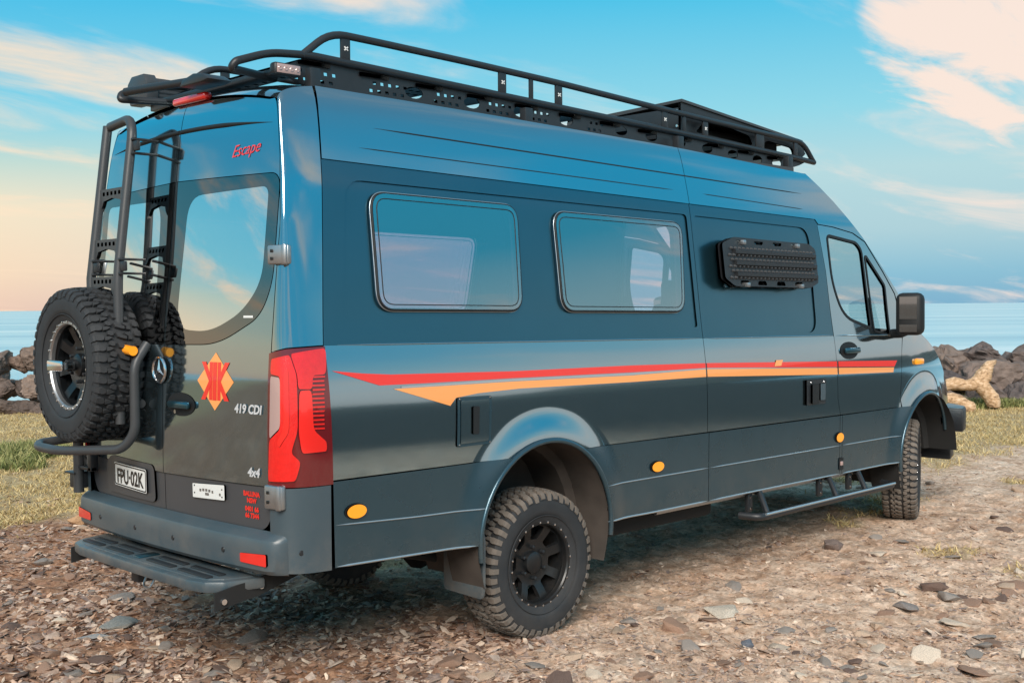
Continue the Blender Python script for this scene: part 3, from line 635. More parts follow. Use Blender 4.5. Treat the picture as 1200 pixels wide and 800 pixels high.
rvh = tl([(320.5, 441), (330, 443), (330.5, 500), (319.5, 514.5)]); rvh = [(max(0.004, a), b_) for a, b_ in rvh]
cvr = [(0.003, 0.996), (0.997, 0.992), (0.997, 1.594), (0.45, 1.586), (0.003, 1.568)]
# rear bumper : swept section round the corners
path = []
for t in np.linspace(0.42, 0.0, 9):
    for_ = corner(np.array([t]), np.array([0.7]))[0]; path.append((for_[0], for_[1], 0.010+0.052*(1-(t/0.42)**2)))
for y in np.linspace(0.2, 1.01, 14): path.append((float(rear_x(np.array(y), np.array(0.72))), y, 0.062))
path = path+[(a, VW-b_, c) for a, b_, c in path[::-1][1:]]
secs = [(0.0, 0.792), (0.55, 0.778), (0.92, 0.762), (1.0, 0.748), (1.06, 0.70), (1.0, 0.625), (0.7, 0.606), (0.0, 0.600), (-0.4, 0.61)]
V = []; Fq = []; ns = len(secs)
for i, (x, y, o_) in enumerate(path):
    a = np.array(path[max(0, i-1)][:2]); c = np.array(path[min(len(path)-1, i+1)][:2]); d = c-a; nn = np.array([-d[1], d[0]]); nn /= np.linalg.norm(nn)
    for f_, z in secs: V.append((x+nn[0]*o_*f_, y+nn[1]*o_*f_, z-0.006*(1 if z > 0.74 else 0)*abs(y-1.01)))
for i in range(len(path)-1):
    for k in range(ns-1): Fq.append((i*ns+k, (i+1)*ns+k, (i+1)*ns+k+1, i*ns+k+1))
rb = make_obj('rear_bumper', V, Fq, 'bumper', van, smooth=30)
for mi in (0, 1):
    o = surf_panel('reflector', rpoly([(0.095, 0.648), (0.275, 0.650), (0.275, 0.690), (0.095, 0.702)], 0.008), rear, ROUT, 'lensred2', rb, off=0.070, thick=0.012, step=0.05, mirror=bool(mi))
    p = corner(np.array([0.62]), np.array([0.70]))[0]
    for q in ((float(rear_x(np.array(0.40), np.array(0.68)))-0.0655, 0.40, 0.685), (float(rear_x(np.array(0.8), np.array(0.68)))-0.0655, 0.82, 0.685), (p[0], p[1]-0.009, 0.70)):
        MB().lathe([(0, 0.013), (0.004, 0.011), (0.004, 0)], 16, Matrix.Translation((q[0], VW-q[1] if mi else q[1], q[2])) @ Matrix.Rotation(math.pi if q[2] != 0.70 else (math.pi*1.5 if not mi else math.pi/2), 4, 'Z')).obj('parking_sensor', 'black', rb)
# rear step
hs = [(0.03, 0.215), (-0.150, 0.265), (-0.215, 0.33), (-0.240, 0.44), (-0.245, 0.75), (-0.247, 1.01)]
sp = hs+[(a, VW-b_-0.065) for a, b_ in hs[::-1][1:]]
b = MB(); b.prism(sp, lambda u, v, d: (u, v, d), 0.520, 0.572, 0.012); step_ = b.obj('rear_step', 'bumper', van, 40)
isp = inset(sp, 0.035)
MB().prism(isp, lambda u, v, d: (u, v, d), 0.560, 0.576, 0.003).obj('tread_plate', 'bumper', step_, 40)
for y0, y1 in ((0.36, 0.62), (0.68, 0.92), (1.10, 1.34), (1.40, 1.60)):
    for x0 in (-0.165, -0.10): MB().box(((x0), (y0+y1)/2, 0.579), (0.035, y1-y0, 0.010), 0.004).obj('grip_pad', 'black', step_)
MB().box((-0.13, 1.01, 0.579), (0.11, 0.06, 0.010), 0.004).obj('grip_pad', 'satin', step_)
for y in (0.245, VW-0.345):
    b = MB().prism([(-0.21, 0.455), (0.02, 0.49), (0.22, 0.545), (0.22, 0.60), (-0.21, 0.535)], lambda u, v, d: (u, d, v), y-0.005, y+0.005); k_ = b.obj('step_bracket', 'void', step_)
    for x, z in ((-0.17, 0.492), (0.02, 0.530)):
        MB().lathe([(0, 0.016), (0.010, 0.013), (0.010, 0)], 12, Matrix.Translation((x, y-0.005 if y < 1 else y+0.005, z)) @ Matrix.Rotation(-math.pi/2 if y < 1 else math.pi/2, 4, 'Z')).obj('bolt', 'chrome', step_)
b = MB().box((-0.06, 1.06, 0.485), (0.22, 0.075, 0.075), 0.006); b.box((0.05, 1.06, 0.49), (0.10, 0.9, 0.06), 0.01); th = b.obj('tow_hitch', 'black', van)
b = MB(); b.tube(fillet([(-0.14, 0.98, 0.50), (-0.17, 0.98, 0.44), (-0.17, 0.90, 0.44), (-0.14, 0.90, 0.50)], 0.03), 0.006, 8).obj('safety_loop', 'steel', th)
MB().box((-0.11, 1.40, 0.495), (0.09, 0.06, 0.05), 0.01).obj('trailer_socket', 'black', th)

# ------------------------------------------------------------------ side details
def side_rpoly(name, px, m, off, par=van, rad=0.0, thick=0.008, step=0.05): return surf_panel(name, rpoly([S(*q) for q in px], rad) if rad else [S(*q) for q in px], side, OUT, m, par, off=off, thick=thick, step=step)
# stripes
rtop = [(388.6, 434.6), (425, 437.5), (457.5, 438.7), (602, 434.8), (740, 428), (828, 425.3), (980, 423.2), (1051, 422.2)]
rbot = [(1048, 429.2), (980, 429.8), (828, 430.9), (740, 436.2), (602, 442.9), (500, 448.8), (444.5, 451.5)]
def split_x(poly, x0, x1):
    def clip(P, f):
        o = []
        for i in range(len(P)):
            a, b_ = P[i-1], P[i]; fa, fb = f(a), f(b_)
            if (fa > 0) != (fb > 0): t = fa/(fa-fb); o.append((a[0]+(b_[0]-a[0])*t, a[1]+(b_[1]-a[1])*t))
            if fb > 0: o.append(b_)
        return o
    return clip(clip(poly, lambda p: p[0]-x0), lambda p: x1-p[0])
cuts = [(0.20, 3.038), (3.052, 4.586), (4.604, 6.0)]
def stripe(px, m, name, off):
    poly = [S(*q) for q in px]
    for i, (a, b_) in enumerate(cuts):
        q = split_x(poly, a, b_)
        if len(q) > 2:
            r_ = surf_panel(name, q, side, OUT, m, van, off=off, thick=0, step=0.06)
stripe(rtop+rbot, 'red', 'red_stripe', 0.0022)
otop = [(460.8, 455.6), (602, 446.8), (740, 439.8), (828, 432.4), (980, 430.9), (1047.5, 430.2)]
obot = [(1046.6, 436.0), (980, 438.6), (828, 441.3), (740, 447.4), (608.7, 455), (560, 460.5), (534, 466), (527.4, 475.3)]
stripe(otop+obot, 'orange', 'orange_stripe', 0.0022)
gt = [(470, 452.6), (602, 443.8), (740, 437.0), (828, 431.1), (980, 430.2)]; gb = [(980, 430.7), (828, 432.2), (740, 439.2), (602, 446.2), (470, 454.6)]
stripe(gt+gb, 'silver', 'silver_stripe', 0.0021)
side_rpoly('stripe_emblem', [(907, 429), (909, 422), (917, 421.5), (915, 428.5)], 'orange', 0.004)
# service hatch
ht = side_rpoly('service_hatch', [(535, 465.5), (575, 463), (574, 519), (534.5, 524)], 'clad', 0.007, rad=0.015)
side_rpoly('hatch_door', [(538.5, 469.5), (571.5, 467), (571, 515.5), (538.3, 520)], 'paint', 0.011, ht, 0.008)
side_rpoly('catch', [(551.5, 476), (559, 475.5), (558.5, 508), (551.5, 508.5)], 'seal', 0.020, ht, 0.01, 0.014)
for q in ((537.2, 467.6), (573, 465.2), (536.8, 521), (572.2, 517)):
    x, z = S(*q); MB().lathe([(0, 0.005), (0.003, 0.004), (0.003, 0)], 8, Matrix.Translation(side_p(x, z, 0.010)) @ Matrix.Rotation(-math.pi/2, 4, 'Z')).obj('screw', 'chrome', ht)
# power inlet
ol = side_rpoly('power_inlet', [(943, 445.5), (965.5, 443.5), (965, 472.5), (943, 475)], 'black', 0.016, rad=0.01, thick=0.02)
side_rpoly('cover', [(947.5, 450.5), (955.5, 450), (955, 472), (947.5, 472.5)], 'seal', 0.032, ol, 0.008, 0.018)
side_rpoly('cover', [(957.5, 449.5), (963.5, 449), (963, 468), (957.5, 468.5)], 'bumper', 0.028, ol, 0.008, 0.014)
for q in ((947.5, 448), (963, 446.8)):
    x, z = S(*q); MB().lathe([(0, 0.007), (0.004, 0.005), (0.004, 0)], 8, Matrix.Translation(side_p(x, z, 0.018)) @ Matrix.Rotation(-math.pi/2, 4, 'Z')).obj('screw', 'chrome', ol)
# side marker lamps
def oval(cx, cz, a, b_, n=24): return [(cx+a*math.cos(2*math.pi*i/n), cz+b_*math.sin(2*math.pi*i/n)) for i in range(n)]
for q, a, b_ in (((414.5, 598), 0.062, 0.036), ((767.5, 546), 0.062, 0.034), ((981, 512), 0.055, 0.038)):
    x, z = S(*q)
    lp = surf_panel('side_marker', oval(x, z, a, b_), side, OUT, 'seal', van, off=0.016, thick=0.01, mirror='both')
    surf_panel('lens', oval(x, z, a*0.88, b_*0.86), side, OUT, 'amber', lp, off=0.026, thick=0.012, mirror='both')
x, z = 4.615, 0.645
surf_panel('puddle_lamp', rpoly([(x-0.03, z-0.045), (x+0.03, z-0.045), (x+0.03, z+0.04), (x-0.03, z+0.04)], 0.01), side, OUT, 'seal', van, off=0.018, thick=0.01)
MB().box(side_p(x, z, 0.02), (0.03, 0.012, 0.03), 0.004).obj('puddle_lens', 'lenswhite', van)
x, z = S(1073, 424)
for mi in (0, 1):
    p = side_p(5.82, 1.318, 0.012); MB().box((p[0], VW-p[1] if mi else p[1], p[2]), (0.125, 0.035, 0.05), 0.016).obj('indicator', 'amber', wings[mi])
# cab door handles
x, z = S(995, 410.5)
for mi in (0, 1):
    surf_panel('handle_dish', oval(x, z, 0.125, 0.062), side, OUT, 'seal', doors[mi], off=0.003, thick=0.004, mirror=bool(mi))
    p = side_p(x+0.01, z, 0.024); MB().box((p[0], VW-p[1] if mi else p[1], p[2]), (0.20, 0.026, 0.042), 0.012).obj('handle', 'satin', doors[mi])
# mirrors
for mi in (0, 1):
    def Y(y): return VW-y if mi else y
    q0, q1 = onX(1053, 368, 5.30), onX(1079, 368, 5.42)
    b = MB()
    ctr = ((5.375), -0.135, 1.70)
    M_ = Matrix.Translation((5.40, Y(-0.140), 1.69)) @ Matrix.Rotation(math.radians(14 if not mi else -14), 4, 'Z')
    b.box((0, 0, 0), (0.135, 0.200, 0.315), 0.05, M_, 3); mo = b.obj('door_mirror', 'seal', van, 50)
    g = MB().box((-0.069, 0, 0.045), (0.004, 0.125, 0.165), 0.0, M_); g.obj('mirror_glass', 'mirror', mo)
    MB().box((-0.068, 0, -0.105), (0.004, 0.125, 0.055), 0.0, M_).obj('wide_glass', 'mirror', mo)
    MB().tube([(5.46, Y(0.06), 1.54), (5.43, Y(-0.05), 1.545), (5.41, Y(-0.12), 1.57)], 0.035, 10).obj('arm', 'seal', mo, 60)
# recovery boards strapped to the side
def board(off):
    P = lambda u, v: (3.235+1.09*u, 2.188-0.010*u-0.31*(1-v))
    o = [P(0, 0.16), P(0.09, 0), P(0.90, 0.0), P(1.0, 0.12), P(1.0, 0.86), P(0.93, 0.97), P(0.12, 1.0), P(0, 0.86)]
    hl = []
    for u0, u1 in ((0.14, 0.24), (0.32, 0.42), (0.52, 0.62), (0.72, 0.82)):
        hl.append(rpoly([P(u0, 0.03), P(u1, 0.03), P(u1-0.01, 0.12), P(u0+0.01, 0.12)], 0.012, 3)); hl.append(rpoly([P(u0, 0.94), P(u1, 0.94), P(u1-0.01, 0.87), P(u0+0.01, 0.87)], 0.012, 3))
    return P, o, hl
for k_, off in enumerate((0.045, 0.080)):
    P, o, hl = board(off)
    bd = surf_panel('recovery_board', rpoly(o, 0.02, 3), side, OUT, 'black', van, holes=hl, off=off, thick=0.018, step=0.05)
    b = MB()
    if k_ == 1:
        for v0 in (0.27, 0.50, 0.73):
            b2 = MB(); pts = [P(u, v0) for u in np.linspace(0.10, 0.97, 12)]; b2.tube([tuple(side_p(x, z, off+0.004)) for x, z in pts], 0.021, 6); b2.obj('ridge', 'black', bd, 20)
        for r_, v0 in enumerate((0.20, 0.34, 0.43, 0.57, 0.66, 0.80)):
            for i in range(22):
                u = 0.06+0.90*(i+0.5*(r_ % 2))/22; x, z = P(u, v0); p = side_p(x, z, off)
                b.lathe([(-0.002, 0.013), (0.016, 0.006), (0.016, 0)], 6, Matrix.Translation(p) @ Matrix.Rotation(-math.pi/2, 4, 'Z'))
        b.obj('grip_studs', 'darkgrey', bd, 30)['kind'] = 'stuff'
    if k_ == 0:
        for u in (0.2, 0.78):
            for v0 in (0.06, 0.93):
                x, z = P(u, v0); p = side_p(x, z, 0.05); MB().box((p[0], p[1], p[2]), (0.03, 0.11, 0.03), 0.006).obj('mount_pin', 'steel', bd)
# side step below the cab
for mi in (0, 1):
    def Y(y): return VW-y if mi else y
    b = MB(); b.tube(fillet([(3.42, Y(0.02), 0.43), (3.46, Y(-0.11), 0.425), (5.20, Y(-0.11), 0.435), (5.24, Y(0.0), 0.44)], 0.05), 0.024, 12); ss = b.obj('side_step', 'black', van, 60)
    MB().tube([(3.50, Y(-0.128), 0.440), (5.19, Y(-0.128), 0.451)], 0.009, 8).obj('rub_strip', 'trim_glint', ss, 60)
    for x in (3.56, 4.42, 4.82):
        b = MB().tube([(x, Y(-0.10), 0.43), (x+0.05, Y(-0.01), 0.55), (x+0.06, Y(0.10), 0.57)], 0.020, 8); b.box((x-0.02, Y(0.03), 0.50), (0.05, 0.03, 0.13), 0.006); k_ = b.obj('bracket', 'black', ss, 40)
        for zz in (0.46, 0.53): MB().lathe([(0, 0.010), (0.006, 0.008), (0.006, 0)], 8, Matrix.Translation((x-0.02, Y(0.014), zz)) @ Matrix.Rotation(-math.pi/2 if not mi else math.pi/2, 4, 'Z')).obj('bolt', 'chrome', ss)
    MB().tube([(2.60, Y(0.05), 0.548), (4.98, Y(0.05), 0.55)], 0.016, 8).obj('rail', 'steel', ss, 60)
# mud flaps
for mi in (0, 1):
    def Y(y): return VW-y if mi else y
    b = MB(); pr = [(0.00, 0.30), (0.29, 0.31), (0.29, 0.80), (0.03, 0.80), (-0.015, 0.60), (-0.012, 0.36)]
    b.prism(rpoly(pr, 0.02, 3), lambda u, v, d: (d-0.10*(0.80-v)*0, Y(u), v), 1.150, 1.167, 0.004); b.obj('mud_flap', 'bumper', van, 40)
# underbody
b = MB().box((3.4, 1.01, 0.60), (6.3, 1.05, 0.14), 0.01); b.box((0.60, 1.01, 0.63), (0.80, 1.75, 0.06)); b.box((3.75, 1.01, 0.62), (3.2, 1.80, 0.08)); b.box((6.75, 1.01, 0.62), (0.3, 1.3, 0.1)); b.obj('floor_pan', 'void', van)
MB().tube([(RX, 0.2, 0.40), (RX, 0.9, 0.40), (RX, 1.01, 0.38), (RX, 1.1, 0.40), (RX, 1.82, 0.40)], [0.055, 0.055, 0.15, 0.055, 0.055], 12).obj('rear_axle', 'void', van, 60)
MB().tube([(FX+0.02, 0.3, 0.42), (FX+0.02, 1.72, 0.42)], 0.05, 12).obj('front_axle', 'void', van, 60)
MB().box((2.75, 0.40, 0.50), (1.2, 0.45, 0.16), 0.03).obj('fuel_tank', 'void', van)
MB().tube([(0.05, 1.45, 0.50), (1.0, 1.40, 0.52), (4.6, 1.35, 0.50)], 0.035, 10).obj('exhaust_pipe', 'steel', van, 60)
for y in (0.40, 1.62): MB().tube([(RX-0.75, y, 0.54), (RX-0.35, y, 0.44), (RX, y, 0.36), (RX+0.4, y, 0.44), (RX+0.75, y, 0.54)], 0.03, 8).obj('leaf_spring', 'void', van, 60)
# interior
li = [(0.30, 1.20), (4.45, 1.20), (4.45, 2.66), (0.36, 2.70)]
surf_panel('interior_lining', li, side, OUT, 'interior', van, holes=[inset(WIN1, -0.01), inset(WIN2, -0.01)], off=-0.055, thick=0.03, step=0.15, mirror='both')
b = MB().box((2.4, 1.01, 1.20), (4.1, 1.84, 0.04)); b.box((2.4, 1.01, 2.72), (4.1, 1.5, 0.03)); b.obj('interior_floor', 'interior', van)
MB().box((0.62, 1.55, 1.30), (0.5, 0.7, 1.1), 0.02).obj('interior_cabinet', 'interior', van)
for y in (0.55, 1.47):
    b = MB().box((4.95, y, 1.10), (0.52, 0.50, 0.16), 0.05, None, 3); b.box((4.70, y, 1.45), (0.14, 0.48, 0.66), 0.05, Matrix.Translation((0, 0, 0)), 3); b.box((4.66, y, 1.87), (0.09, 0.26, 0.20), 0.04, None, 3); b.box((4.95, y, 0.90), (0.45, 0.4, 0.3)); b.obj('cab_seat', 'seatc', van, 50)
MB().box((5.62, 1.01, 1.38), (0.35, 1.7, 0.22), 0.06, None, 3).obj('dashboard', 'seatc', van, 50)
stw = Matrix.Translation((5.36, 0.55, 1.42)) @ Matrix.Rotation(math.radians(-25), 4, 'Y')
MB().tube([(0.05*0, 0.19*math.cos(2*math.pi*i/24), 0.19*math.sin(2*math.pi*i/24)) for i in range(26)], 0.015, 8, stw, cap=False).obj('steering_wheel', 'seatc', van, 60)
b = MB().box((5.0, 1.01, 0.76), (1.5, 1.8, 0.05)); b.box((5.75, 1.01, 1.0), (0.05, 1.75, 0.6)); b.obj('cab_floor', 'interior', van)
# front bumper (steel bull bar) and lamps
b = MB(); fp = [(6.62, 0.005), (6.86, 0.09), (7.05, 0.30), (7.10, 1.01), (7.05, 1.72), (6.86, 1.93), (6.62, 2.015), (6.62, 1.80), (6.62, 0.22)]
b.prism(fp, lambda u, v, d: (u, v, d), 0.70, 0.895, 0.02)
fp2 = [(6.55, 0.08), (6.80, 0.17), (6.98, 0.36), (7.0, 1.01), (6.98, 1.66), (6.80, 1.85), (6.55, 1.94)]
b.prism(fp2, lambda u, v, d: (u, v, d), 0.47, 0.70, 0.02); fb = b.obj('front_bumper', 'black', van, 30)
MB().prism(inset(fp, 0.012), lambda u, v, d: (u, v, d), 0.885, 0.8985, 0.004).obj('top_plate', 'bumper', fb, 30)
for y in (0.45, 1.57): MB().box((6.86, y, 1.02), (0.10, 0.34, 0.16), 0.04, None, 3).obj('headlight', 'lenswhite', van, 50)

# ------------------------------------------------------------------ wheels
TR, TW = 0.400, 0.262
def Rc(a): return TR-0.016*(abs(a)/0.125)**2.6
def tyre_meshes():
    c = MB()
    pf = [(-0.105, 0.225), (-0.118, 0.245), (-0.130, 0.29), (-0.132, 0.325), (-0.126, 0.358), (-0.113, 0.376), (-0.06, 0.3800), (0, 0.382), (0.06, 0.3800), (0.113, 0.376), (0.126, 0.358), (0.132, 0.325), (0.130, 0.29), (0.127, 0.272), (0.123, 0.268), (0.118, 0.245), (0.105, 0.225)]
    c.lathe(pf, 64)
    for r_, h in ((0.262, 0.0025), (0.345, 0.002)):
        c.tube([(0.1265 if r_ < 0.3 else 0.1300, r_*math.cos(2*math.pi*i/48), r_*math.sin(2*math.pi*i/48)) for i in range(50)], h, 5, cap=False)
    t = MB(); NP = 46
    def block(poly, top=0.0):      # poly in (angle fraction, axial)
        n = len(poly); V = []; cx = sum(p[0] for p in poly)/n; ca = sum(p[1] for p in poly)/n
        for lvl in (0, 1, 2):
            for f_, a in poly:
                s_ = (0.97, 0.93, 0.86)[lvl]; ff = cx+(f_-cx)*s_; aa = ca+(a-ca)*s_; r_ = (Rc(aa)-0.022, Rc(aa)-0.003-top, Rc(aa)-top)[lvl]; th = 2*math.pi*ff/NP
                V.append((aa, r_*math.cos(th), r_*math.sin(th)))
        Fq = []
        for l_ in (0, 1):
            for i in range(n): j = (i+1) % n; Fq.append((l_*n+i, l_*n+j, (l_+1)*n+j, (l_+1)*n+i))
        Fq.append(tuple(2*n+i for i in range(n)))
        t.add(V, Fq)
    for k in range(NP):
        f = float(k)
        # centre interlocking hooks
        block([(f+0.06, -0.036), (f+0.42, -0.040), (f+0.52, -0.014), (f+0.92, -0.004), (f+0.80, 0.020), (f+0.34, 0.012), (f+0.18, -0.010)])
        block([(f+0.50, 0.004+0.026), (f+0.90, 0.030), (f+1.04, 0.046), (f+0.96, 0.060), (f+0.60, 0.062), (f+0.44, 0.044)])
        block([(f+0.00, -0.064), (f+0.36, -0.068), (f+0.52, -0.054), (f+0.86, -0.048), (f+0.80, -0.026), (f+0.58, -0.030), (f+0.40, -0.046), (f+0.06, -0.044)])
        block([(f+0.06, 0.060), (f+0.30, 0.034), (f+0.44, 0.052), (f+0.46, 0.074), (f+0.20, 0.080), (f+0.02, 0.076)])
        for s_ in (-1, 1):
            o_ = 0.0 if s_ > 0 else 0.35; L_ = 0.122 if k % 2 else 0.115
            block([(f+0.08+o_, s_*0.082), (f+0.34+o_, s_*0.076), (f+0.62+o_, s_*0.084), (f+0.74+o_, s_*0.100), (f+0.70+o_, s_*L_), (f+0.10+o_, s_*L_), (f+0.02+o_, s_*0.098)][::s_])
            # shoulder lug running down the sidewall
            th0, th1 = 2*math.pi*(f+0.12+o_)/NP, 2*math.pi*(f+0.68+o_)/NP; V = []
            for a, r_ in ((0.112, 0.389), (0.128, 0.372), (0.1335, 0.352 if k % 2 else 0.340), (0.124, 0.345)):
                for th in (th0, th1): V.append((s_*a, r_*math.cos(th), r_*math.sin(th)))
            V += [(s_*0.105, 0.36*math.cos(th0), 0.36*math.sin(th0)), (s_*0.105, 0.36*math.cos(th1), 0.36*math.sin(th1))]
            t.add(V, [(0, 1, 3, 2), (2, 3, 5, 4), (4, 5, 7, 6), (8, 0, 2), (8, 2, 4), (8, 4, 6), (1, 9, 3), (3, 9, 5), (5, 9, 7)])
    return c, t
def bm_fix(mb):
    me = bpy.data.meshes.new('t'); me.from_pydata(mb.v, [], mb.f); bm = bmesh.new(); bm.from_mesh(me); bmesh.ops.recalc_face_normals(bm, faces=bm.faces[:]); bm.verts.index_update()
    mb.f = [tuple(v.index for v in f.verts) for f in bm.faces]; bm.free(); bpy.data.meshes.remove(me); return mb
CARC, TREAD = tyre_meshes(); TREAD = bm_fix(TREAD)
def wheel(name, M_, tread_mat, bright=False):
    b = MB(); b.lathe([(-0.10, 0.228), (-0.10, 0.215), (-0.02, 0.205), (0.06, 0.210), (0.085, 0.222)], 48, M_)
    # spoked face : disc with eight openings
    n = 8; o = [(0.216*math.cos(a), 0.216*math.sin(a)) for a in np.linspace(0, 2*math.pi, 64, endpoint=False)]
    hl = []
    for k in range(n):
        a = 2*math.pi*(k+0.5)/n; hl.append(rpoly([(0.198*math.cos(a-0.26), 0.198*math.sin(a-0.26)), (0.205*math.cos(a), 0.205*math.sin(a)), (0.198*math.cos(a+0.26), 0.198*math.sin(a+0.26)), (0.125*math.cos(a+0.20), 0.125*math.sin(a+0.20)), (0.125*math.cos(a-0.20), 0.125*math.sin(a-0.20))], 0.010, 3))
    V2, F2, lps = triangulate(o, hl, 0.03)
    rr = np.hypot(V2[:, 0], V2[:, 1]); ax = 0.035+0.030*sstep(0.10, 0.20, rr)
    Vf = [(float(ax[i]), float(V2[i, 0]), float(V2[i, 1])) for i in range(len(V2))]; b.add(Vf, [tuple(map(int, f)) for f in F2], M_)
    for lp in lps:
        q = []; m_ = len(lp)
        for (u, v) in lp: r_ = math.hypot(u, v); x0 = 0.035+0.030*float(sstep(0.10, 0.20, r_)); q.append((x0, u, v))
        for (u, v) in lp: r_ = math.hypot(u, v); x0 = 0.035+0.030*float(sstep(0.10, 0.20, r_)); q.append((x0-0.03, u, v))
        b.add(q, [(i, (i+1) % m_, m_+(i+1) % m_, m_+i) for i in range(m_)], M_)
    wh = bm_fix(b).obj(name, 'rim', van, 35)
    MB().lathe([(-0.02, 0.15), (-0.02, 0.0)], 24, M_).obj('brake_disc', 'steel' if bright else 'void', wh)
    MB().lathe([(0.030, 0.062), (0.055, 0.058), (0.062, 0.045), (0.062, 0.0)], 28, M_).obj('centre_cap', 'rim', wh, 40)
    b = MB()
    for k in range(6):
        a = 2*math.pi*k/6+0.3; b.lathe([(0.03, 0.010), (0.058, 0.009), (0.062, 0.0)], 8, M_ @ Matrix.Translation((0, 0.085*math.cos(a), 0.085*math.sin(a))))
    b.obj('lug_nuts', 'black', wh, 30)
    MB().lathe([(0.080, 0.238), (0.098, 0.240), (0.106, 0.233), (0.106, 0.214), (0.098, 0.208), (0.080, 0.206)], 56, M_).obj('bead_ring', 'steel' if bright else 'rim', wh, 30)
    b = MB()
    for k in range(24):
        a = 2*math.pi*k/24; b.lathe([(0.104, 0.0065), (0.112, 0.0055), (0.113, 0.0)], 8, M_ @ Matrix.Translation((0, 0.2235*math.cos(a), 0.2235*math.sin(a))))
    b.obj('ring_bolts', 'chrome', wh, 30)
    c = MB().add(CARC.v, CARC.f, M_); bm_fix(c).obj('tyre', 'rubber', wh, 40)
    t = MB().add(TREAD.v, TREAD.f, M_); t.obj('tread', tread_mat, wh, 25)
    return wh
RZ = lambda d: Matrix.Rotation(math.radians(d), 4, 'Z')
wheel('wheel', Matrix.Translation((1.640, 0.165, 0.395)) @ RZ(-90) @ Matrix.Rotation(0.3, 4, 'X'), 'rubdust')
wheel('wheel', Matrix.Translation((1.640, VW-0.165, 0.395)) @ RZ(90), 'rubdust')
wheel('wheel', Matrix.Translation((5.935, 0.20, 0.455)) @ RZ(-90+24), 'rubdust')
wheel('wheel', Matrix.Translation((5.935, VW-0.20, 0.455)) @ RZ(90+24), 'rubdust')
SPY, SPX, SPZ = 1.575, -0.150, 1.488
sw = wheel('spare_wheel', Matrix.Translation((SPX, SPY, SPZ)) @ RZ(180) @ Matrix.Rotation(0.2, 4, 'X'), 'rubber', True)
sw['label'] = 'spare wheel with chunky black tyre on the rear door carrier'
b = MB().box((SPX-0.155, SPY+0.03, SPZ), (0.022, 0.17, 0.055), 0.010); b.box((SPX-0.12, SPY-0.03, SPZ), (0.07, 0.04, 0.04), 0.006); b.obj('lock_handle', 'chrome', sw)
MB().tube([(SPX+0.14, SPY, SPZ), (SPX-0.11, SPY, SPZ)], 0.03, 10).obj('mount_stud', 'black', sw)

# spare wheel carrier and ladder on the left rear door
b = MB(); b.tube(fillet([(-0.05, 1.955, 1.075), (-0.25, 1.955, 1.062), (-0.295, 1.86, 1.055), (-0.295, 1.62, 1.052), (-0.135, 1.235, 1.075), (-0.100, 1.165, 1.16), (-0.105, 1.155, 1.50), (-0.03, 1.16, 1.60)], 0.09), 0.024, 12)
cr_ = b.obj('wheel_carrier', 'darkgrey', van, 60)
MB().tube([(-0.06, 1.17, 1.30), (-0.05, 1.575, 1.42), (-0.06, 1.95, 1.30)], 0.022, 10).obj('cross_tube', 'darkgrey', cr_, 60)
b = MB().tube([(-0.035, 1.955, 0.775), (-0.035, 1.955, 1.12)], 0.028, 12); b.obj('hinge_post', 'darkgrey', cr_, 60)
b = MB().box((-0.02, 1.985, 0.84), (0.07, 0.10, 0.09), 0.012, None); b.box((-0.02, 2.0, 0.88), (0.10, 0.12, 0.012), 0.004); b.obj('foot_peg', 'black', cr_)
b = MB().box((-0.03, 1.86, 1.00), (0.035, 0.16, 0.020), 0.003); b.box((-0.03, 1.86, 0.915), (0.035, 0.16, 0.020), 0.003); b.box((-0.025, 1.80, 0.957), (0.045, 0.04, 0.11), 0.006); b.obj('hinge_bracket', 'black', cr_)
b = MB().tube([(-0.12, 1.23, 1.575), (-0.12, 1.13, 1.567)], 0.024, 14); o = b.obj('carrier_lamp', 'amber', cr_, 60)
MB().tube([(-0.12, 1.25, 1.577), (-0.12, 1.22, 1.574)], 0.026, 12).obj('lamp_cap', 'black', o, 60)
MB().tube([(-0.12, 1.262, 1.578), (-0.12, 1.249, 1.577)], 0.014, 10).obj('lamp_tip', 'plate', o, 60)
def lx(z): return float(np.interp(z, [1.3, 1.93, 2.72], [-0.125, -0.125, -0.020]))
YL, YR = 1.565, 1.270
b = MB(); b.tube(fillet([(lx(1.2), YR, 1.2), (lx(1.93), YR, 1.93), (lx(2.62), YR, 2.66), (lx(2.72)+0.005, YR+0.06, 2.735), (lx(2.72), YL-0.03, 2.715)], 0.07), 0.024, 12)
lad = b.obj('ladder', 'darkgrey', van, 60)
MB().tube([(lx(1.2), YL, 1.2), (lx(1.93), YL, 1.93), (lx(2.72), YL, 2.72)], 0.024, 12).obj('rail', 'darkgrey', lad, 60)
for zz in (2.36, 2.10, 1.91, 1.62, 1.40):
    x = lx(zz); w = (YL-YR)-0.03; P = lambda u, v: (YR+0.015+w*u, zz+v)
    o = [P(0, -0.085), P(0.10, -0.06), P(0.16, -0.035), P(0.5, -0.022), P(0.84, -0.035), P(0.90, -0.06), P(1, -0.085), P(1, 0.026), P(0, 0.026)]
    hl = [rpoly([P(u0, -0.008), P(u0+0.09, -0.008), P(u0+0.09, 0.012), P(u0, 0.012)], 0.004, 2) for u0 in (0.14, 0.30, 0.46, 0.62, 0.78)]
    sf = lambda a, c: np.stack([np.full_like(a, x), a, c], 1)
    surf_panel('rung', o, sf, ROUT, 'darkgrey', lad, holes=hl, off=0.010, thick=0.020, step=0.05)
    surf_panel('rung', o, sf, (1, 0, 0), 'darkgrey', lad, holes=hl, off=0.010, thick=0.0, step=0.05)
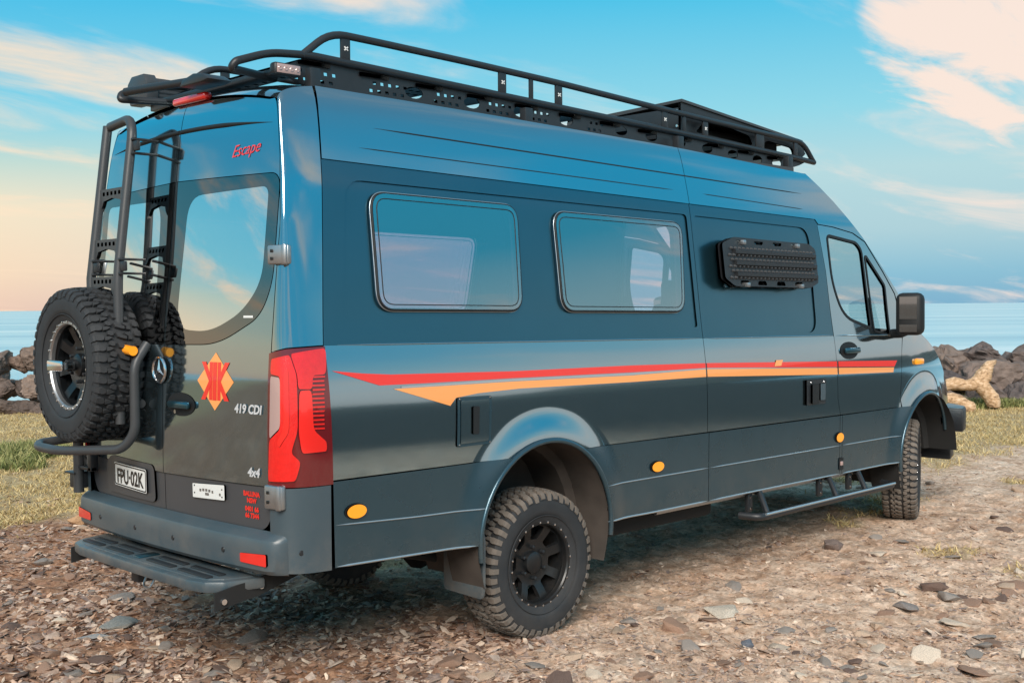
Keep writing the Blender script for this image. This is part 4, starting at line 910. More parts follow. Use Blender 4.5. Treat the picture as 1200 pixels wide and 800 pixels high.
for zz, y in ((2.00, YR), (2.00, YL), (2.60, YR)):
    x = lx(zz); b = MB().box((x+0.05, y-0.035, zz+0.02), (0.14, 0.022, 0.012), 0.003); b.box((x+0.05, y-0.035, zz-0.05), (0.14, 0.022, 0.012), 0.003); b.box((x-0.005, y-0.055, zz-0.015), (0.02, 0.05, 0.05), 0.006); b.obj('door_bracket', 'black', lad)

# ------------------------------------------------------------------ roof rack
YRK = 0.45
zm = lambda x: float(np.interp(x, [0.44, 1.97, 3.44, 4.75, 5.05], [2.985, 2.940, 2.895, 2.850, 2.830]))
zt = lambda x: float(np.interp(x, [0.60, 1.98, 3.44, 4.90], [3.115, 3.085, 3.020, 2.970]))
rk = None
for mi in (0, 1):
    def Y(y): return VW-y if mi else y
    b = MB(); b.tube(fillet([(0.34, Y(0.56), 2.872), (0.045, Y(0.465), 2.868), (0.06, Y(YRK), 2.90), (0.24, Y(YRK), 2.965), (0.46, Y(YRK), 2.985)]+[(x, Y(YRK), zm(x)) for x in (1.2, 1.97, 2.7, 3.44, 4.2, 4.75)]+[(5.04, Y(YRK), 2.835)], 0.07), 0.019, 12)
    if mi == 0: rk = b.obj('roof_rack', 'black', van, 60)
    else: b.obj('side_tube', 'black', rk, 60)
    MB().tube(fillet([(0.42, Y(YRK), 2.975), (0.59, Y(YRK), 3.113)]+[(x, Y(YRK), zt(x)) for x in (0.9, 1.5, 2.2, 3.0, 3.8, 4.5)]+[(4.88, Y(YRK), 2.972), (5.03, Y(YRK), 2.838)], 0.10), 0.019, 12).obj('top_rail', 'black', rk, 60)
    for x, w in ((0.68, 0.055), (1.76, 0.055), (1.99, 0.028), (2.22, 0.055), (3.22, 0.055), (3.43, 0.028), (3.66, 0.055), (4.31, 0.10), (4.78, 0.045)):
        po = MB().box((x, Y(YRK), (zm(x)+zt(x))/2), (w, 0.014, zt(x)-zm(x)), 0.002).obj('post', 'black', rk)
        if w == 0.055:
            for k in (-1, 1):
                mp_ = Matrix.Translation((x, Y(YRK-0.009), (zm(x)+zt(x))/2)) @ Matrix.Rotation(k*0.7, 4, 'Y'); MB().box((0, 0, 0), (0.028, 0.004, 0.007), 0.001, mp_).obj('cross_mark', 'plate', po)
    # perforated skirt between the tube and the roof
    sk_h = []; zb = lambda x: zTop(min(x, 4.5))+0.058
    sk = [(0.30, 2.90), (0.46, zm(0.46)-0.005)]+[(x, zm(x)-0.005) for x in np.linspace(0.8, 4.75, 12)]+[(4.95, 2.835)]+[(4.85, 2.80)]+[(x, zb(x)-(0.004)) for x in np.linspace(4.6, 0.40, 16)]
    for x0, nx in ((0.40, 5), (0.85, 5), (1.28, 4), (1.66, 4), (2.02, 3), (2.5, 3)):
        for i in range(nx):
            for j in range(2):
                x = x0+0.05*i+0.02*j; z = zb(x)+0.022+0.040*j
                if z < zm(x)-0.04: sk_h.append([(x-0.010, z-0.008), (x+0.012, z-0.008), (x+0.010, z+0.008), (x-0.012, z+0.008)])
    for x in (1.13, 1.54, 1.92, 2.30, 2.80, 3.1, 3.4, 3.7, 4.0, 4.3, 4.55): sk_h.append(oval(x, zb(x)+0.048, 0.060, 0.030, 14))
    sf = lambda a, c: np.stack([a, np.full_like(a, YRK+0.012), c], 1)
    sk_o = surf_panel('skirt_plate', sk, sf, OUT, 'black', rk, holes=sk_h, thick=0.005, step=0.12, mirror=bool(mi), grid=False)
for i in range(12):
    x = 0.50+i*0.365; z = zm(x)-0.045
    sl_ = [(x-0.09, YRK), (x+0.09, YRK), (x+0.09, VW-YRK), (x-0.09, VW-YRK)]
    hl = [oval(x+dx, y, 0.016, 0.016, 6) for dx in (-0.05, 0, 0.05) for y in np.linspace(0.55, 1.47, 12)]
    surf_panel('deck_slat', sl_, lambda a, c, z=z: np.stack([a, c, np.full_like(a, z)], 1), (0, 0, -1), 'black', rk, holes=hl if i < 3 else [], thick=0.02, step=0.2, grid=False)
for x in (0.45, 1.9, 3.3, 4.6):
    for y in (0.40, VW-0.40): MB().box((x, y, 2.85-0.018*x), (0.06, 0.05, 0.14), 0.006).obj('foot', 'black', rk)
b = MB().box((0.30, 1.01, 2.882), (0.075, 1.16, 0.030), 0.008); b.obj('cross_bar', 'black', rk)
b = MB().prism([(0.93, 2.845), (0.90, 2.875), (0.80, 2.893), (0.72, 2.883), (0.655, 2.850), (0.72, 2.842)], lambda u, v, d: (d, u, v), 0.04, 0.17, 0.006); b.obj('rear_camera_housing', 'black', rk, 50)
MB().tube([(0.05, 1.50, 2.90), (0.16, 1.0, 2.90)], 0.022, 10).obj('rear_tube', 'black', rk, 60)
ll = MB().box((0.30, 0.405, 2.885), (0.15, 0.05, 0.058), 0.014, None, 3).obj('work_light', 'black', rk, 50)
MB().box((0.30, 0.379, 2.885), (0.128, 0.006, 0.042), 0.002).obj('lens', 'lenswhite', ll)
for k in range(4): MB().lathe([(0, 0.013), (0.004, 0.008), (0.002, 0)], 10, Matrix.Translation((0.252+0.032*k, 0.376, 2.885)) @ Matrix.Rotation(-math.pi/2, 4, 'Z')).obj('diode', 'lenswhite', ll)
# high brake lamp
b = MB().box((0.128, 0.965, 2.800), (0.05, 0.31, 0.038), 0.014, None, 3); b.obj('brake_light', 'lensred2', van, 50)
# roof box with cut-out side
zbx = lambda x: float(np.interp(x, [3.45, 4.95], [3.125, 2.985]))
Y0, Y1 = 0.50, 1.52
so_ = [(3.46, 2.90), (3.46, zbx(3.46)), (4.93, zbx(4.93)), (5.00, 2.90), (4.9, 2.84)]
hl = [rpoly([(3.62, 2.93), (4.30, 2.90), (4.26, 2.965), (3.75, 3.04)], 0.03, 4), rpoly([(4.38, 2.89), (4.85, 2.875), (4.82, 2.93), (4.48, 2.955)], 0.03, 4)]
for yy, od in ((Y0, OUT), (Y1, (0, 1, 0))):
    sf = lambda a, c, yy=yy: np.stack([a, np.full_like(a, yy), c], 1)
    o = surf_panel('roof_box' if yy == Y0 else 'box_side', so_, sf, od, 'black', van if yy == Y0 else bx_, holes=hl, thick=0.02, step=0.2, grid=False)
    if yy == Y0: bx_ = o
b = MB(); b.add([(3.455, Y0-0.012, zbx(3.45)-0.01), (3.455, Y1, zbx(3.45)-0.06), (4.94, Y1, zbx(4.94)-0.04), (4.94, Y0-0.012, zbx(4.94)-0.005)], [(0, 1, 2, 3)]); b.add([(3.455, Y0-0.012, zbx(3.45)+0.008), (3.455, Y1, zbx(3.45)-0.03), (4.94, Y1, zbx(4.94)-0.02), (4.94, Y0-0.012, zbx(4.94)+0.01)], [(0, 3, 2, 1)])
b.add([b.v[0], b.v[3], b.v[7], b.v[4], b.v[1], b.v[5]], [(0, 1, 2, 3), (0, 3, 5, 4)]); b.obj('box_lid', 'darkgrey', bx_)
b = MB(); b.box((3.47, (Y0+Y1)/2, 2.98), (0.02, Y1-Y0-0.03, 0.20), 0.004); b.obj('box_back', 'black', bx_)
for x, z in ((3.46, 2.96), (3.46, 3.06)): MB().lathe([(0, 0.012), (0.006, 0.009), (0.006, 0)], 8, Matrix.Translation((x, Y0+0.03, z)) @ RZ(180)).obj('bolt', 'chrome', bx_)
b = MB().box((4.2, 1.01, 2.92), (1.2, 0.8, 0.14), 0.03, None, 3); b.obj('air_conditioner', 'void', bx_)
# awning along the far roof edge
aw = [(1.830, 2.93), (2.000, 2.93), (2.030, 2.98), (2.025, 3.04), (1.980, 3.07), (1.860, 3.07), (1.830, 3.03)]
awn = MB().prism(aw, lambda u, v, d: (d, u, v), 0.40, 4.3).obj('awning', 'darkgrey', van, 25)
awc = [(1.815, 2.92), (2.010, 2.92), (2.045, 2.98), (2.040, 3.045), (1.990, 3.085), (1.850, 3.085), (1.815, 3.04)]
MB().prism(awc, lambda u, v, d: (d, u, v), 0.33, 0.405, 0.008).obj('end_cap', 'darkgrey', awn, 25)
for z in (2.96, 2.985, 3.01, 3.035): MB().box((2.36, 1.832, z), (3.9, 0.008, 0.008), 0.0).obj('rib', 'black', awn)
for x in (0.42, 2.2, 4.0): MB().box((x, 1.76, 2.90), (0.08, 0.22, 0.04), 0.006).obj('bracket', 'black', awn)
# ------------------------------------------------------------------ ground
F2 = np.array([math.cos(YAW), math.sin(YAW)]); R2 = np.array([math.sin(YAW), -math.cos(YAW)]); C2 = CAM[:2]
def dl2xy(d, l): return C2[0]+F2[0]*d+R2[0]*l, C2[1]+F2[1]*d+R2[1]*l
_perm = np.random.default_rng(3).permutation(512); _perm = np.r_[_perm, _perm]; _ga = np.random.default_rng(4).uniform(0, 2*math.pi, 512); _gx, _gy = np.cos(_ga), np.sin(_ga)
def perlin(x, y):
    xi = np.floor(x).astype(int); yi = np.floor(y).astype(int); xf = x-xi; yf = y-yi
    u = xf*xf*xf*(xf*(xf*6-15)+10); v = yf*yf*yf*(yf*(yf*6-15)+10)
    def g(ix, iy, fx, fy): h = _perm[(_perm[ix & 511]+iy) & 511]; return _gx[h]*fx+_gy[h]*fy
    a = g(xi, yi, xf, yf); b = g(xi+1, yi, xf-1, yf); c = g(xi, yi+1, xf, yf-1); d = g(xi+1, yi+1, xf-1, yf-1)
    return (a+(b-a)*u)*(1-v)+(c+(d-c)*u)*v
def fbm(x, y, n=4, lac=2.1, gain=0.5):
    o = 0; a = 1.0; f = 1.0
    for i in range(n): o = o+a*perlin(x*f+17.3*i, y*f-9.1*i); a *= gain; f *= lac
    return o
def hgt(x, y):
    d = (x-C2[0])*F2[0]+(y-C2[1])*F2[1]; l = (x-C2[0])*R2[0]+(y-C2[1])*R2[1]
    near = 1-sstep(10, 16, d); 
    h = 0.055*sstep(2.6, 5.4, x)+0.035*fbm(x*0.45, y*0.45, 3)
    rid = 1-np.abs(fbm(x*2.3+3, y*2.3, 3))*2
    h = h+0.024*rid*near-0.018*near+0.020*fbm(x*6.5, y*6.5, 4)*near+0.011*fbm(x*24, y*24, 2)*near
    for cx, cy, cz in ((1.64, 0.165, 0.0), (1.64, 1.855, 0.0), (5.935, 0.2, 0.055), (5.935, 1.82, 0.055)):
        w = np.exp(-(((x-cx)/0.32)**2+((y-cy)/0.30)**2)**2); h = h*(1-w)+(cz+0.008)*w
    h = h-2.6*sstep(21.6, 24.8, d)*(1-sstep(-60, -20, l)*0)
    h = h+0.25*fbm(x*0.02, y*0.02, 2)*sstep(30, 120, np.hypot(d, l))*(d < 15)
    return h
def grow(a, n, k): return a+np.cumsum(0.04*k**np.arange(1, n+1))
dl_ = np.r_[(-grow(-1.3, 44, 1.24))[::-1], np.arange(1.3, 10.5, 0.032), np.arange(10.5, 25, 0.12)]
ll_ = np.r_[(-grow(4.6, 46, 1.24))[::-1], np.arange(-4.6, 5.6, 0.034), grow(5.6, 46, 1.24)]
D, Lm = np.meshgrid(dl_, ll_, indexing='ij'); X, Yy = dl2xy(D, Lm); Z = hgt(X, Yy)
nd, nl = D.shape; idx = np.arange(nd*nl).reshape(nd, nl)
FQ = np.stack([idx[:-1, :-1], idx[:-1, 1:], idx[1:, 1:], idx[1:, :-1]], -1).reshape(-1, 4)
def big_mesh(name, V, FQ, smooth=True):
    me = bpy.data.meshes.new(name); k = FQ.shape[1]
    me.vertices.add(len(V)); me.vertices.foreach_set('co', np.ascontiguousarray(V, dtype=np.float32).ravel())
    me.loops.add(FQ.size); me.loops.foreach_set('vertex_index', FQ.astype(np.int32).ravel())
    me.polygons.add(len(FQ)); me.polygons.foreach_set('loop_start', (np.arange(len(FQ))*k).astype(np.int32)); me.polygons.foreach_set('loop_total', np.full(len(FQ), k, np.int32))
    me.polygons.foreach_set('use_smooth', np.full(len(FQ), smooth, bool)); me.update(calc_edges=True); me.validate()
    o = bpy.data.objects.new(name, me); COL.objects.link(o); return o
ground = big_mesh('ground', np.stack([X, Yy, Z], -1).reshape(-1, 3), FQ[:, ::-1]); ground['kind'] = 'structure'
def grass_mask(x, y):
    d = (x-C2[0])*F2[0]+(y-C2[1])*F2[1]; l = (x-C2[0])*R2[0]+(y-C2[1])*R2[1]
    n = fbm(x*0.7, y*0.7, 4)
    d0 = np.where(l < 0, 9.6, 13.2); m = sstep(-1.6, 1.4, d-d0+n*3.6)
    sp = (l > 2.5)*(d < 14)*sstep(0.18, 0.42, fbm(x*0.9+40, y*0.9+11, 3))*0.75*sstep(6.5, 8.5, d)
    return np.maximum(m, sp)
def pale_mask(x, y):
    d = (x-C2[0])*F2[0]+(y-C2[1])*F2[1]; l = (x-C2[0])*R2[0]+(y-C2[1])*R2[1]
    return np.clip(sstep(-1.0, 1.2, l+0.30*d-1.2+1.2*fbm(x*0.8+5, y*0.8, 3))*0.75+0.45*fbm(x*1.7, y*1.7, 4), 0, 1)
ca = ground.data.color_attributes.new('mask', 'FLOAT_COLOR', 'POINT')
gm = grass_mask(X, Yy).ravel(); pm = pale_mask(X, Yy).ravel(); unseen_dark = (sstep(5.0, 8.0, Lm-0.25*np.clip(D, 0, 20)+1.5*fbm(X*0.3, Yy*0.3, 2))).ravel()  # third mask: out-of-view ground darkened so the van's side mirrors darker
ca.data.foreach_set('color', np.stack([gm, pm, unseen_dark, np.ones_like(gm)], -1).astype(np.float32).ravel())

def nodes(name):
    M = bpy.data.materials.new(name); M.use_nodes = True; t = M.node_tree; return M, t, t.nodes['Principled BSDF']
def nd_(t, ty, **kw):
    n = t.nodes.new(ty)
    for k, v in kw.items():
        if k == 'inp':
            for a, b in v.items(): n.inputs[a].default_value = b
        else: setattr(n, k, v)
    return n
def nramp(t, stops):
    r = t.nodes.new('ShaderNodeValToRGB'); e = r.color_ramp.elements
    while len(e) < len(stops): e.new(0.5)
    for i, (p, c) in enumerate(stops): e[i].position = p; e[i].color = (*c[:3], 1)
    return r
M, t, bs = nodes('rocky_dirt'); tcn = nd_(t, 'ShaderNodeTexCoord'); at = nd_(t, 'ShaderNodeAttribute', attribute_name='mask'); sp_ = nd_(t, 'ShaderNodeSeparateColor'); t.links.new(at.outputs['Color'], sp_.inputs[0])
na = nd_(t, 'ShaderNodeTexNoise', inp={'Scale': 7.0, 'Detail': 10.0, 'Roughness': 0.72}); nb = nd_(t, 'ShaderNodeTexNoise', inp={'Scale': 55.0, 'Detail': 6.0, 'Roughness': 0.7}); vo = nd_(t, 'ShaderNodeTexVoronoi', inp={'Scale': 34.0, 'Randomness': 1.0})
nw = nd_(t, 'ShaderNodeTexNoise', inp={'Scale': 9.0, 'Detail': 3.0}); wv = nd_(t, 'ShaderNodeVectorMath', operation='MULTIPLY_ADD'); wv.inputs[1].default_value = (0.08, 0.08, 0.08)
for n in (na, nb, nw): t.links.new(tcn.outputs['Object'], n.inputs['Vector'])
t.links.new(nw.outputs['Color'], wv.inputs[0]); t.links.new(tcn.outputs['Object'], wv.inputs[2]); t.links.new(wv.outputs[0], vo.inputs['Vector'])
r1 = nramp(t, [(0.28, (0.085, 0.040, 0.022)), (0.43, (0.25, 0.128, 0.074)), (0.57, (0.40, 0.230, 0.145)), (0.75, (0.56, 0.39, 0.28))]); t.links.new(na.outputs[0], r1.inputs[0])
r2 = nramp(t, [(0.25, (0.29, 0.165, 0.100)), (0.42, (0.58, 0.390, 0.270)), (0.58, (0.79, 0.600, 0.460)), (0.8, (0.88, 0.74, 0.61))]); t.links.new(na.outputs[0], r2.inputs[0])
m1 = nd_(t, 'ShaderNodeMix', data_type='RGBA'); t.links.new(sp_.outputs[1], m1.inputs[0]); t.links.new(r1.outputs[0], m1.inputs[6]); t.links.new(r2.outputs[0], m1.inputs[7])
r3 = nramp(t, [(0.3, (0.24, 0.165, 0.085)), (0.5, (0.44, 0.325, 0.175)), (0.7, (0.56, 0.44, 0.26))]); t.links.new(nb.outputs[0], r3.inputs[0])
m2 = nd_(t, 'ShaderNodeMix', data_type='RGBA'); t.links.new(sp_.outputs[0], m2.inputs[0]); t.links.new(m1.outputs[2], m2.inputs[6]); t.links.new(r3.outputs[0], m2.inputs[7])
m3 = nd_(t, 'ShaderNodeMix', data_type='RGBA'); t.links.new(sp_.outputs[2], m3.inputs[0]); t.links.new(m2.outputs[2], m3.inputs[6]); r4 = nramp(t, [(0.3, (0.036, 0.040, 0.038)), (0.7, (0.080, 0.086, 0.078))]); t.links.new(na.outputs[0], r4.inputs[0]); t.links.new(r4.outputs[0], m3.inputs[7])
vr = nd_(t, 'ShaderNodeMapRange', inp={'From Min': 0.0, 'From Max': 1.0, 'To Min': 0.72, 'To Max': 1.2}); vsep = nd_(t, 'ShaderNodeSeparateColor'); t.links.new(vo.outputs['Color'], vsep.inputs[0]); t.links.new(vsep.outputs[0], vr.inputs['Value'])
nbr = nd_(t, 'ShaderNodeMapRange', inp={'From Min': 0.3, 'From Max': 0.7, 'To Min': 0.75, 'To Max': 1.22}); t.links.new(nb.outputs[0], nbr.inputs['Value'])
mm = nd_(t, 'ShaderNodeMath', operation='MULTIPLY'); t.links.new(vr.outputs[0], mm.inputs[0]); t.links.new(nbr.outputs[0], mm.inputs[1])
sc_ = nd_(t, 'ShaderNodeVectorMath', operation='SCALE'); t.links.new(m3.outputs[2], sc_.inputs[0]); t.links.new(mm.outputs[0], sc_.inputs['Scale']); t.links.new(sc_.outputs[0], bs.inputs['Base Color'])
bp = nd_(t, 'ShaderNodeBump', inp={'Strength': 0.7, 'Distance': 0.012}); ad = nd_(t, 'ShaderNodeMath', operation='ADD'); t.links.new(nb.outputs[0], ad.inputs[0]); t.links.new(vsep.outputs[1], ad.inputs[1]); t.links.new(ad.outputs[0], bp.inputs['Height']); t.links.new(bp.outputs[0], bs.inputs['Normal'])
bs.inputs['Roughness'].default_value = 0.93; bs.inputs['Specular IOR Level'].default_value = 0.2
ground.data.materials.append(M)

# ------------------------------------------------------------------ sea
M, t, bs = nodes('sea_water'); tcn = nd_(t, 'ShaderNodeTexCoord'); mp_ = nd_(t, 'ShaderNodeMapping'); mp_.inputs['Rotation'].default_value = (0, 0, -YAW); t.links.new(tcn.outputs['Object'], mp_.inputs[0])
mp2 = nd_(t, 'ShaderNodeMapping'); mp2.inputs['Scale'].default_value = (1.0, 0.28, 1.0); t.links.new(mp_.outputs[0], mp2.inputs[0])
w1 = nd_(t, 'ShaderNodeTexNoise', inp={'Scale': 0.35, 'Detail': 8.0, 'Roughness': 0.62}); w2 = nd_(t, 'ShaderNodeTexNoise', inp={'Scale': 0.045, 'Detail': 6.0, 'Roughness': 0.6})
mp3 = nd_(t, 'ShaderNodeMapping'); mp3.inputs['Scale'].default_value = (1.0, 0.12, 1.0); t.links.new(mp_.outputs[0], mp3.inputs[0])
t.links.new(mp2.outputs[0], w1.inputs['Vector']); t.links.new(mp3.outputs[0], w2.inputs['Vector'])
cr2 = nramp(t, [(0.30, (0.13, 0.36, 0.47)), (0.46, (0.30, 0.55, 0.63)), (0.58, (0.46, 0.66, 0.70)), (0.68, (0.82, 0.86, 0.85))]); t.links.new(w2.outputs[0], cr2.inputs[0]); t.links.new(cr2.outputs[0], bs.inputs['Base Color'])
bp = nd_(t, 'ShaderNodeBump', inp={'Strength': 0.55, 'Distance': 0.5}); t.links.new(w1.outputs[0], bp.inputs['Height']); t.links.new(bp.outputs[0], bs.inputs['Normal']); bs.inputs['Roughness'].default_value = 0.28
V = [(*dl2xy(d, l), -1.5) for d, l in ((20, -30000), (20, 30000), (30000, 30000), (30000, -30000))]
sea = make_obj('sea', V, [(0, 1, 2, 3)], M); sea['kind'] = 'structure'
# low headland off to the right, mirrored in the van's side
M, t, bs = nodes('headland_scrub'); tcn = nd_(t, 'ShaderNodeTexCoord'); n = nd_(t, 'ShaderNodeTexNoise', inp={'Scale': 0.05, 'Detail': 8.0}); t.links.new(tcn.outputs['Object'], n.inputs['Vector'])
r = nramp(t, [(0.3, (0.04, 0.045, 0.04)), (0.6, (0.08, 0.085, 0.07)), (0.8, (0.14, 0.13, 0.10))]); t.links.new(n.outputs[0], r.inputs[0]); t.links.new(r.outputs[0], bs.inputs['Base Color']); bs.inputs['Roughness'].default_value = 0.95
A_ = np.radians(np.linspace(36, 175, 150)); Rr = np.linspace(0, 1, 14); AA, RR = np.meshgrid(A_, Rr, indexing='ij')
dist = 210+RR*260; hh = np.sin(RR*math.pi)**0.8*(7+9*fbm(AA*3.1, RR*1.5+2, 4)+8*np.maximum(0, fbm(AA*1.7+9, RR*0.5, 3)))*sstep(36, 50, np.degrees(AA))*(1-sstep(160, 175, np.degrees(AA)))-1.0
Xh, Yh = dl2xy(dist*np.cos(AA), dist*np.sin(AA)); i2 = np.arange(150*14).reshape(150, 14)
hl_ = big_mesh('hills', np.stack([Xh, Yh, hh], -1).reshape(-1, 3), np.stack([i2[:-1, :-1], i2[1:, :-1], i2[1:, 1:], i2[:-1, 1:]], -1).reshape(-1, 4)); hl_['kind'] = 'structure'; hl_.data.materials.append(M)

# ------------------------------------------------------------------ rocks and stones
def rock_material(name, cols, scale, rnd=True, attr=False, lichen=None):
    M, t, bs = nodes(name); tcn = nd_(t, 'ShaderNodeTexCoord'); n = nd_(t, 'ShaderNodeTexNoise', inp={'Scale': scale, 'Detail': 9.0, 'Roughness': 0.68}); t.links.new(tcn.outputs['Object'], n.inputs['Vector'])
    if attr: src = nd_(t, 'ShaderNodeAttribute', attribute_name='tone').outputs['Fac']
    else: src = nd_(t, 'ShaderNodeObjectInfo').outputs['Random']
    r = nramp(t, cols); r.color_ramp.interpolation = 'LINEAR'; t.links.new(src, r.inputs[0])
    mrn = nd_(t, 'ShaderNodeMapRange', inp={'From Min': 0.28, 'From Max': 0.72, 'To Min': 0.55, 'To Max': 1.45}); t.links.new(n.outputs[0], mrn.inputs['Value'])
    s_ = nd_(t, 'ShaderNodeVectorMath', operation='SCALE'); t.links.new(r.outputs[0], s_.inputs[0]); t.links.new(mrn.outputs[0], s_.inputs['Scale']); t.links.new(s_.outputs[0], bs.inputs['Base Color'])
    bp = nd_(t, 'ShaderNodeBump', inp={'Strength': 0.6, 'Distance': 0.3/scale}); t.links.new(n.outputs[0], bp.inputs['Height']); t.links.new(bp.outputs[0], bs.inputs['Normal']); bs.inputs['Roughness'].default_value = 0.82; bs.inputs['Specular IOR Level'].default_value = 0.3
    return M
M_bas = rock_material('basalt', [(0.0, (0.070, 0.060, 0.062)), (0.4, (0.12, 0.094, 0.086)), (0.7, (0.16, 0.12, 0.104)), (1.0, (0.23, 0.165, 0.13))], 4.0)
M_bas2 = rock_material('basalt_brown', [(0.0, (0.085, 0.062, 0.052)), (0.5, (0.15, 0.108, 0.088)), (1.0, (0.26, 0.185, 0.145))], 4.0)
M_sh = rock_material('shale', [(0.0, (0.16, 0.105, 0.085)), (0.3, (0.30, 0.195, 0.145)), (0.5, (0.25, 0.215, 0.20)), (0.7, (0.48, 0.345, 0.255)), (0.88, (0.36, 0.315, 0.28)), (1.0, (0.66, 0.53, 0.42))], 22.0)
M_chip = rock_material('shale_chips', [(0.0, (0.11, 0.060, 0.042)), (0.3, (0.30, 0.170, 0.112)), (0.48, (0.24, 0.185, 0.165)), (0.68, (0.50, 0.325, 0.225)), (0.86, (0.40, 0.31, 0.255)), (1.0, (0.72, 0.55, 0.42))], 30.0, attr=True)
def hull_mesh(name, npts, flat, seed, sub, disp, jag=0.0):
    rg = random.Random(seed); bm = bmesh.new()
    for i in range(npts):
        v = Vector((rg.gauss(0, 1), rg.gauss(0, 1), rg.gauss(0, 1))).normalized(); v *= 1-jag*rg.random(); v.z *= flat; bm.verts.new(v)
    r = bmesh.ops.convex_hull(bm, input=bm.verts[:]); bmesh.ops.delete(bm, geom=[v for v in bm.verts if not v.link_faces], context='VERTS')
    if sub:
        bmesh.ops.bevel(bm, geom=bm.edges[:], offset=0.05*min(1, flat+0.2), segments=1, affect='EDGES'); bmesh.ops.triangulate(bm, faces=bm.faces[:])
        bmesh.ops.subdivide_edges(bm, edges=[e for e in bm.edges if e.calc_length() > 0.25], cuts=sub, use_grid_fill=True); bmesh.ops.triangulate(bm, faces=bm.faces[:])
        for v in bm.verts: v.co += v.co.normalized()*disp*(noise.fractal(v.co*1.8+Vector((seed*7.1, 0, 0)), 0.7, 2.1, 4))
    bmesh.ops.recalc_face_normals(bm, faces=bm.faces[:]); me = bpy.data.meshes.new(name); bm.to_mesh(me); bm.free()
    if sub: me.shade_smooth(); me.set_sharp_from_angle(angle=math.radians(16 if name == 'boulder' else 28))
    return me
bould = [hull_mesh('boulder', 17, 0.85, 100+i, 3, 0.20, 0.22) for i in range(9)]
def at_px(px, py, d): return CAM+ray(px, py)*d
for mm_, lab, grp, sgn in ((M_bas, 'dark basalt boulder %s the seawall beyond the front bumper', 'seawall boulders beyond the front bumper', 1), (M_bas2, 'weathered brown boulder %s the seawall beyond the spare wheel', 'seawall boulders beyond the spare wheel', -1)):
    meshes = []
    for me in bould: m2_ = me.copy(); m2_.materials.append(mm_); meshes.append(m2_)
    rg = random.Random(11 if sgn > 0 else 23)
    for row, (d0, z0, s0, st) in enumerate(((19.7, 0.10, 0.36, 0.62), (20.3, 0.44, 0.42, 0.66), (20.95, 0.72, 0.45, 0.72), (21.8, 0.40, 0.60, 1.0))):
        l = 5.6 if sgn > 0 else 5.9
        while l < (12.5 if sgn > 0 else 11.0):
            s = s0*rg.uniform(0.75, 1.30)*(0.74 if sgn < 0 else 1.0); d = d0+rg.uniform(-0.2, 0.2); z = z0+rg.uniform(-0.07, 0.07)+(0.16 if sgn < 0 and row == 2 else 0)
            o = bpy.data.objects.new('boulder', meshes[rg.randrange(9)]); COL.objects.link(o); x, y = dl2xy(d, sgn*l)
            o.location = (x, y, z); o.rotation_euler = (rg.uniform(-0.5, 0.5), rg.uniform(-0.5, 0.5), rg.uniform(0, 6.3)); o.scale = (s*rg.uniform(1.0, 1.4), s*rg.uniform(0.9, 1.15), s*rg.uniform(0.75, 1.0))
            o['label'] = lab % ('at the foot of', 'halfway up', 'on the crest of', 'on the seaward side of')[row]; o['category'] = 'boulder'; o['group'] = grp+' '+('foot', 'middle', 'crest', 'seaward side')[row]; l += st*rg.uniform(0.85, 1.2)*(0.52 if sgn < 0 else 1.0)
# driftwood
M, t, bs = nodes('driftwood_bark'); tcn = nd_(t, 'ShaderNodeTexCoord'); mpw = nd_(t, 'ShaderNodeMapping'); mpw.inputs['Rotation'].default_value = (0, 0, math.pi/2-YAW); mpw.inputs['Scale'].default_value = (2.0, 9, 14); t.links.new(tcn.outputs['Object'], mpw.inputs[0]); n = nd_(t, 'ShaderNodeTexNoise', inp={'Scale': 2.2, 'Detail': 8.0, 'Roughness': 0.65}); t.links.new(mpw.outputs[0], n.inputs['Vector'])
r = nramp(t, [(0.32, (0.14, 0.080, 0.045)), (0.45, (0.46, 0.28, 0.15)), (0.58, (0.66, 0.44, 0.27)), (0.72, (0.76, 0.60, 0.44))]); t.links.new(n.outputs[0], r.inputs[0]); t.links.new(r.outputs[0], bs.inputs['Base Color']); bs.inputs['Roughness'].default_value = 0.8
bp = nd_(t, 'ShaderNodeBump', inp={'Strength': 0.6, 'Distance': 0.03}); t.links.new(n.outputs[0], bp.inputs['Height']); t.links.new(bp.outputs[0], bs.inputs['Normal'])
MT['wood'] = M
def wood(path, rad, name=None):
    P = [Vector(at_px(*q)) for q in path]; Q = []; R_ = []
    for i in range(len(P)-1):
        for k in range(6):
            f = k/6; a = P[max(0, i-1)]; b = P[i]; c = P[i+1]; d = P[min(len(P)-1, i+2)]
            v = 0.5*((2*b)+(-a+c)*f+(2*a-5*b+4*c-d)*f*f+(-a+3*b-3*c+d)*f**3); Q.append(v+Vector((noise.noise(v*5), noise.noise(v*5+Vector((9, 0, 0))), noise.noise(v*5+Vector((0, 9, 0)))))*0.03); R_.append((rad[i]+(rad[i+1]-rad[i])*f)*(1+0.22*noise.noise(v*7)+0.16*noise.noise(v*19)))
    Q.append(P[-1]); R_.append(rad[-1]); return MB().tube(Q, R_, 14)
dw = wood([(1092, 452, 18.7), (1110, 451, 18.75), (1128, 450, 18.8), (1143, 448, 18.8), (1151, 442, 18.8), (1154, 434, 18.85), (1160, 427, 18.9), (1167, 423, 19.0)], [0.09, 0.10, 0.095, 0.12, 0.13, 0.10, 0.065, 0.02]).obj('driftwood', 'wood', None, 60)
dw['label'] = 'bleached orange driftwood log with upturned branch lying against the seawall'; dw['category'] = 'driftwood'
o = wood([(1143, 448, 18.8), (1152, 454, 18.75), (1160, 464, 18.75), (1164, 477, 18.75)], [0.11, 0.12, 0.11, 0.10]).obj('branch', 'wood', None, 60); o.parent = dw
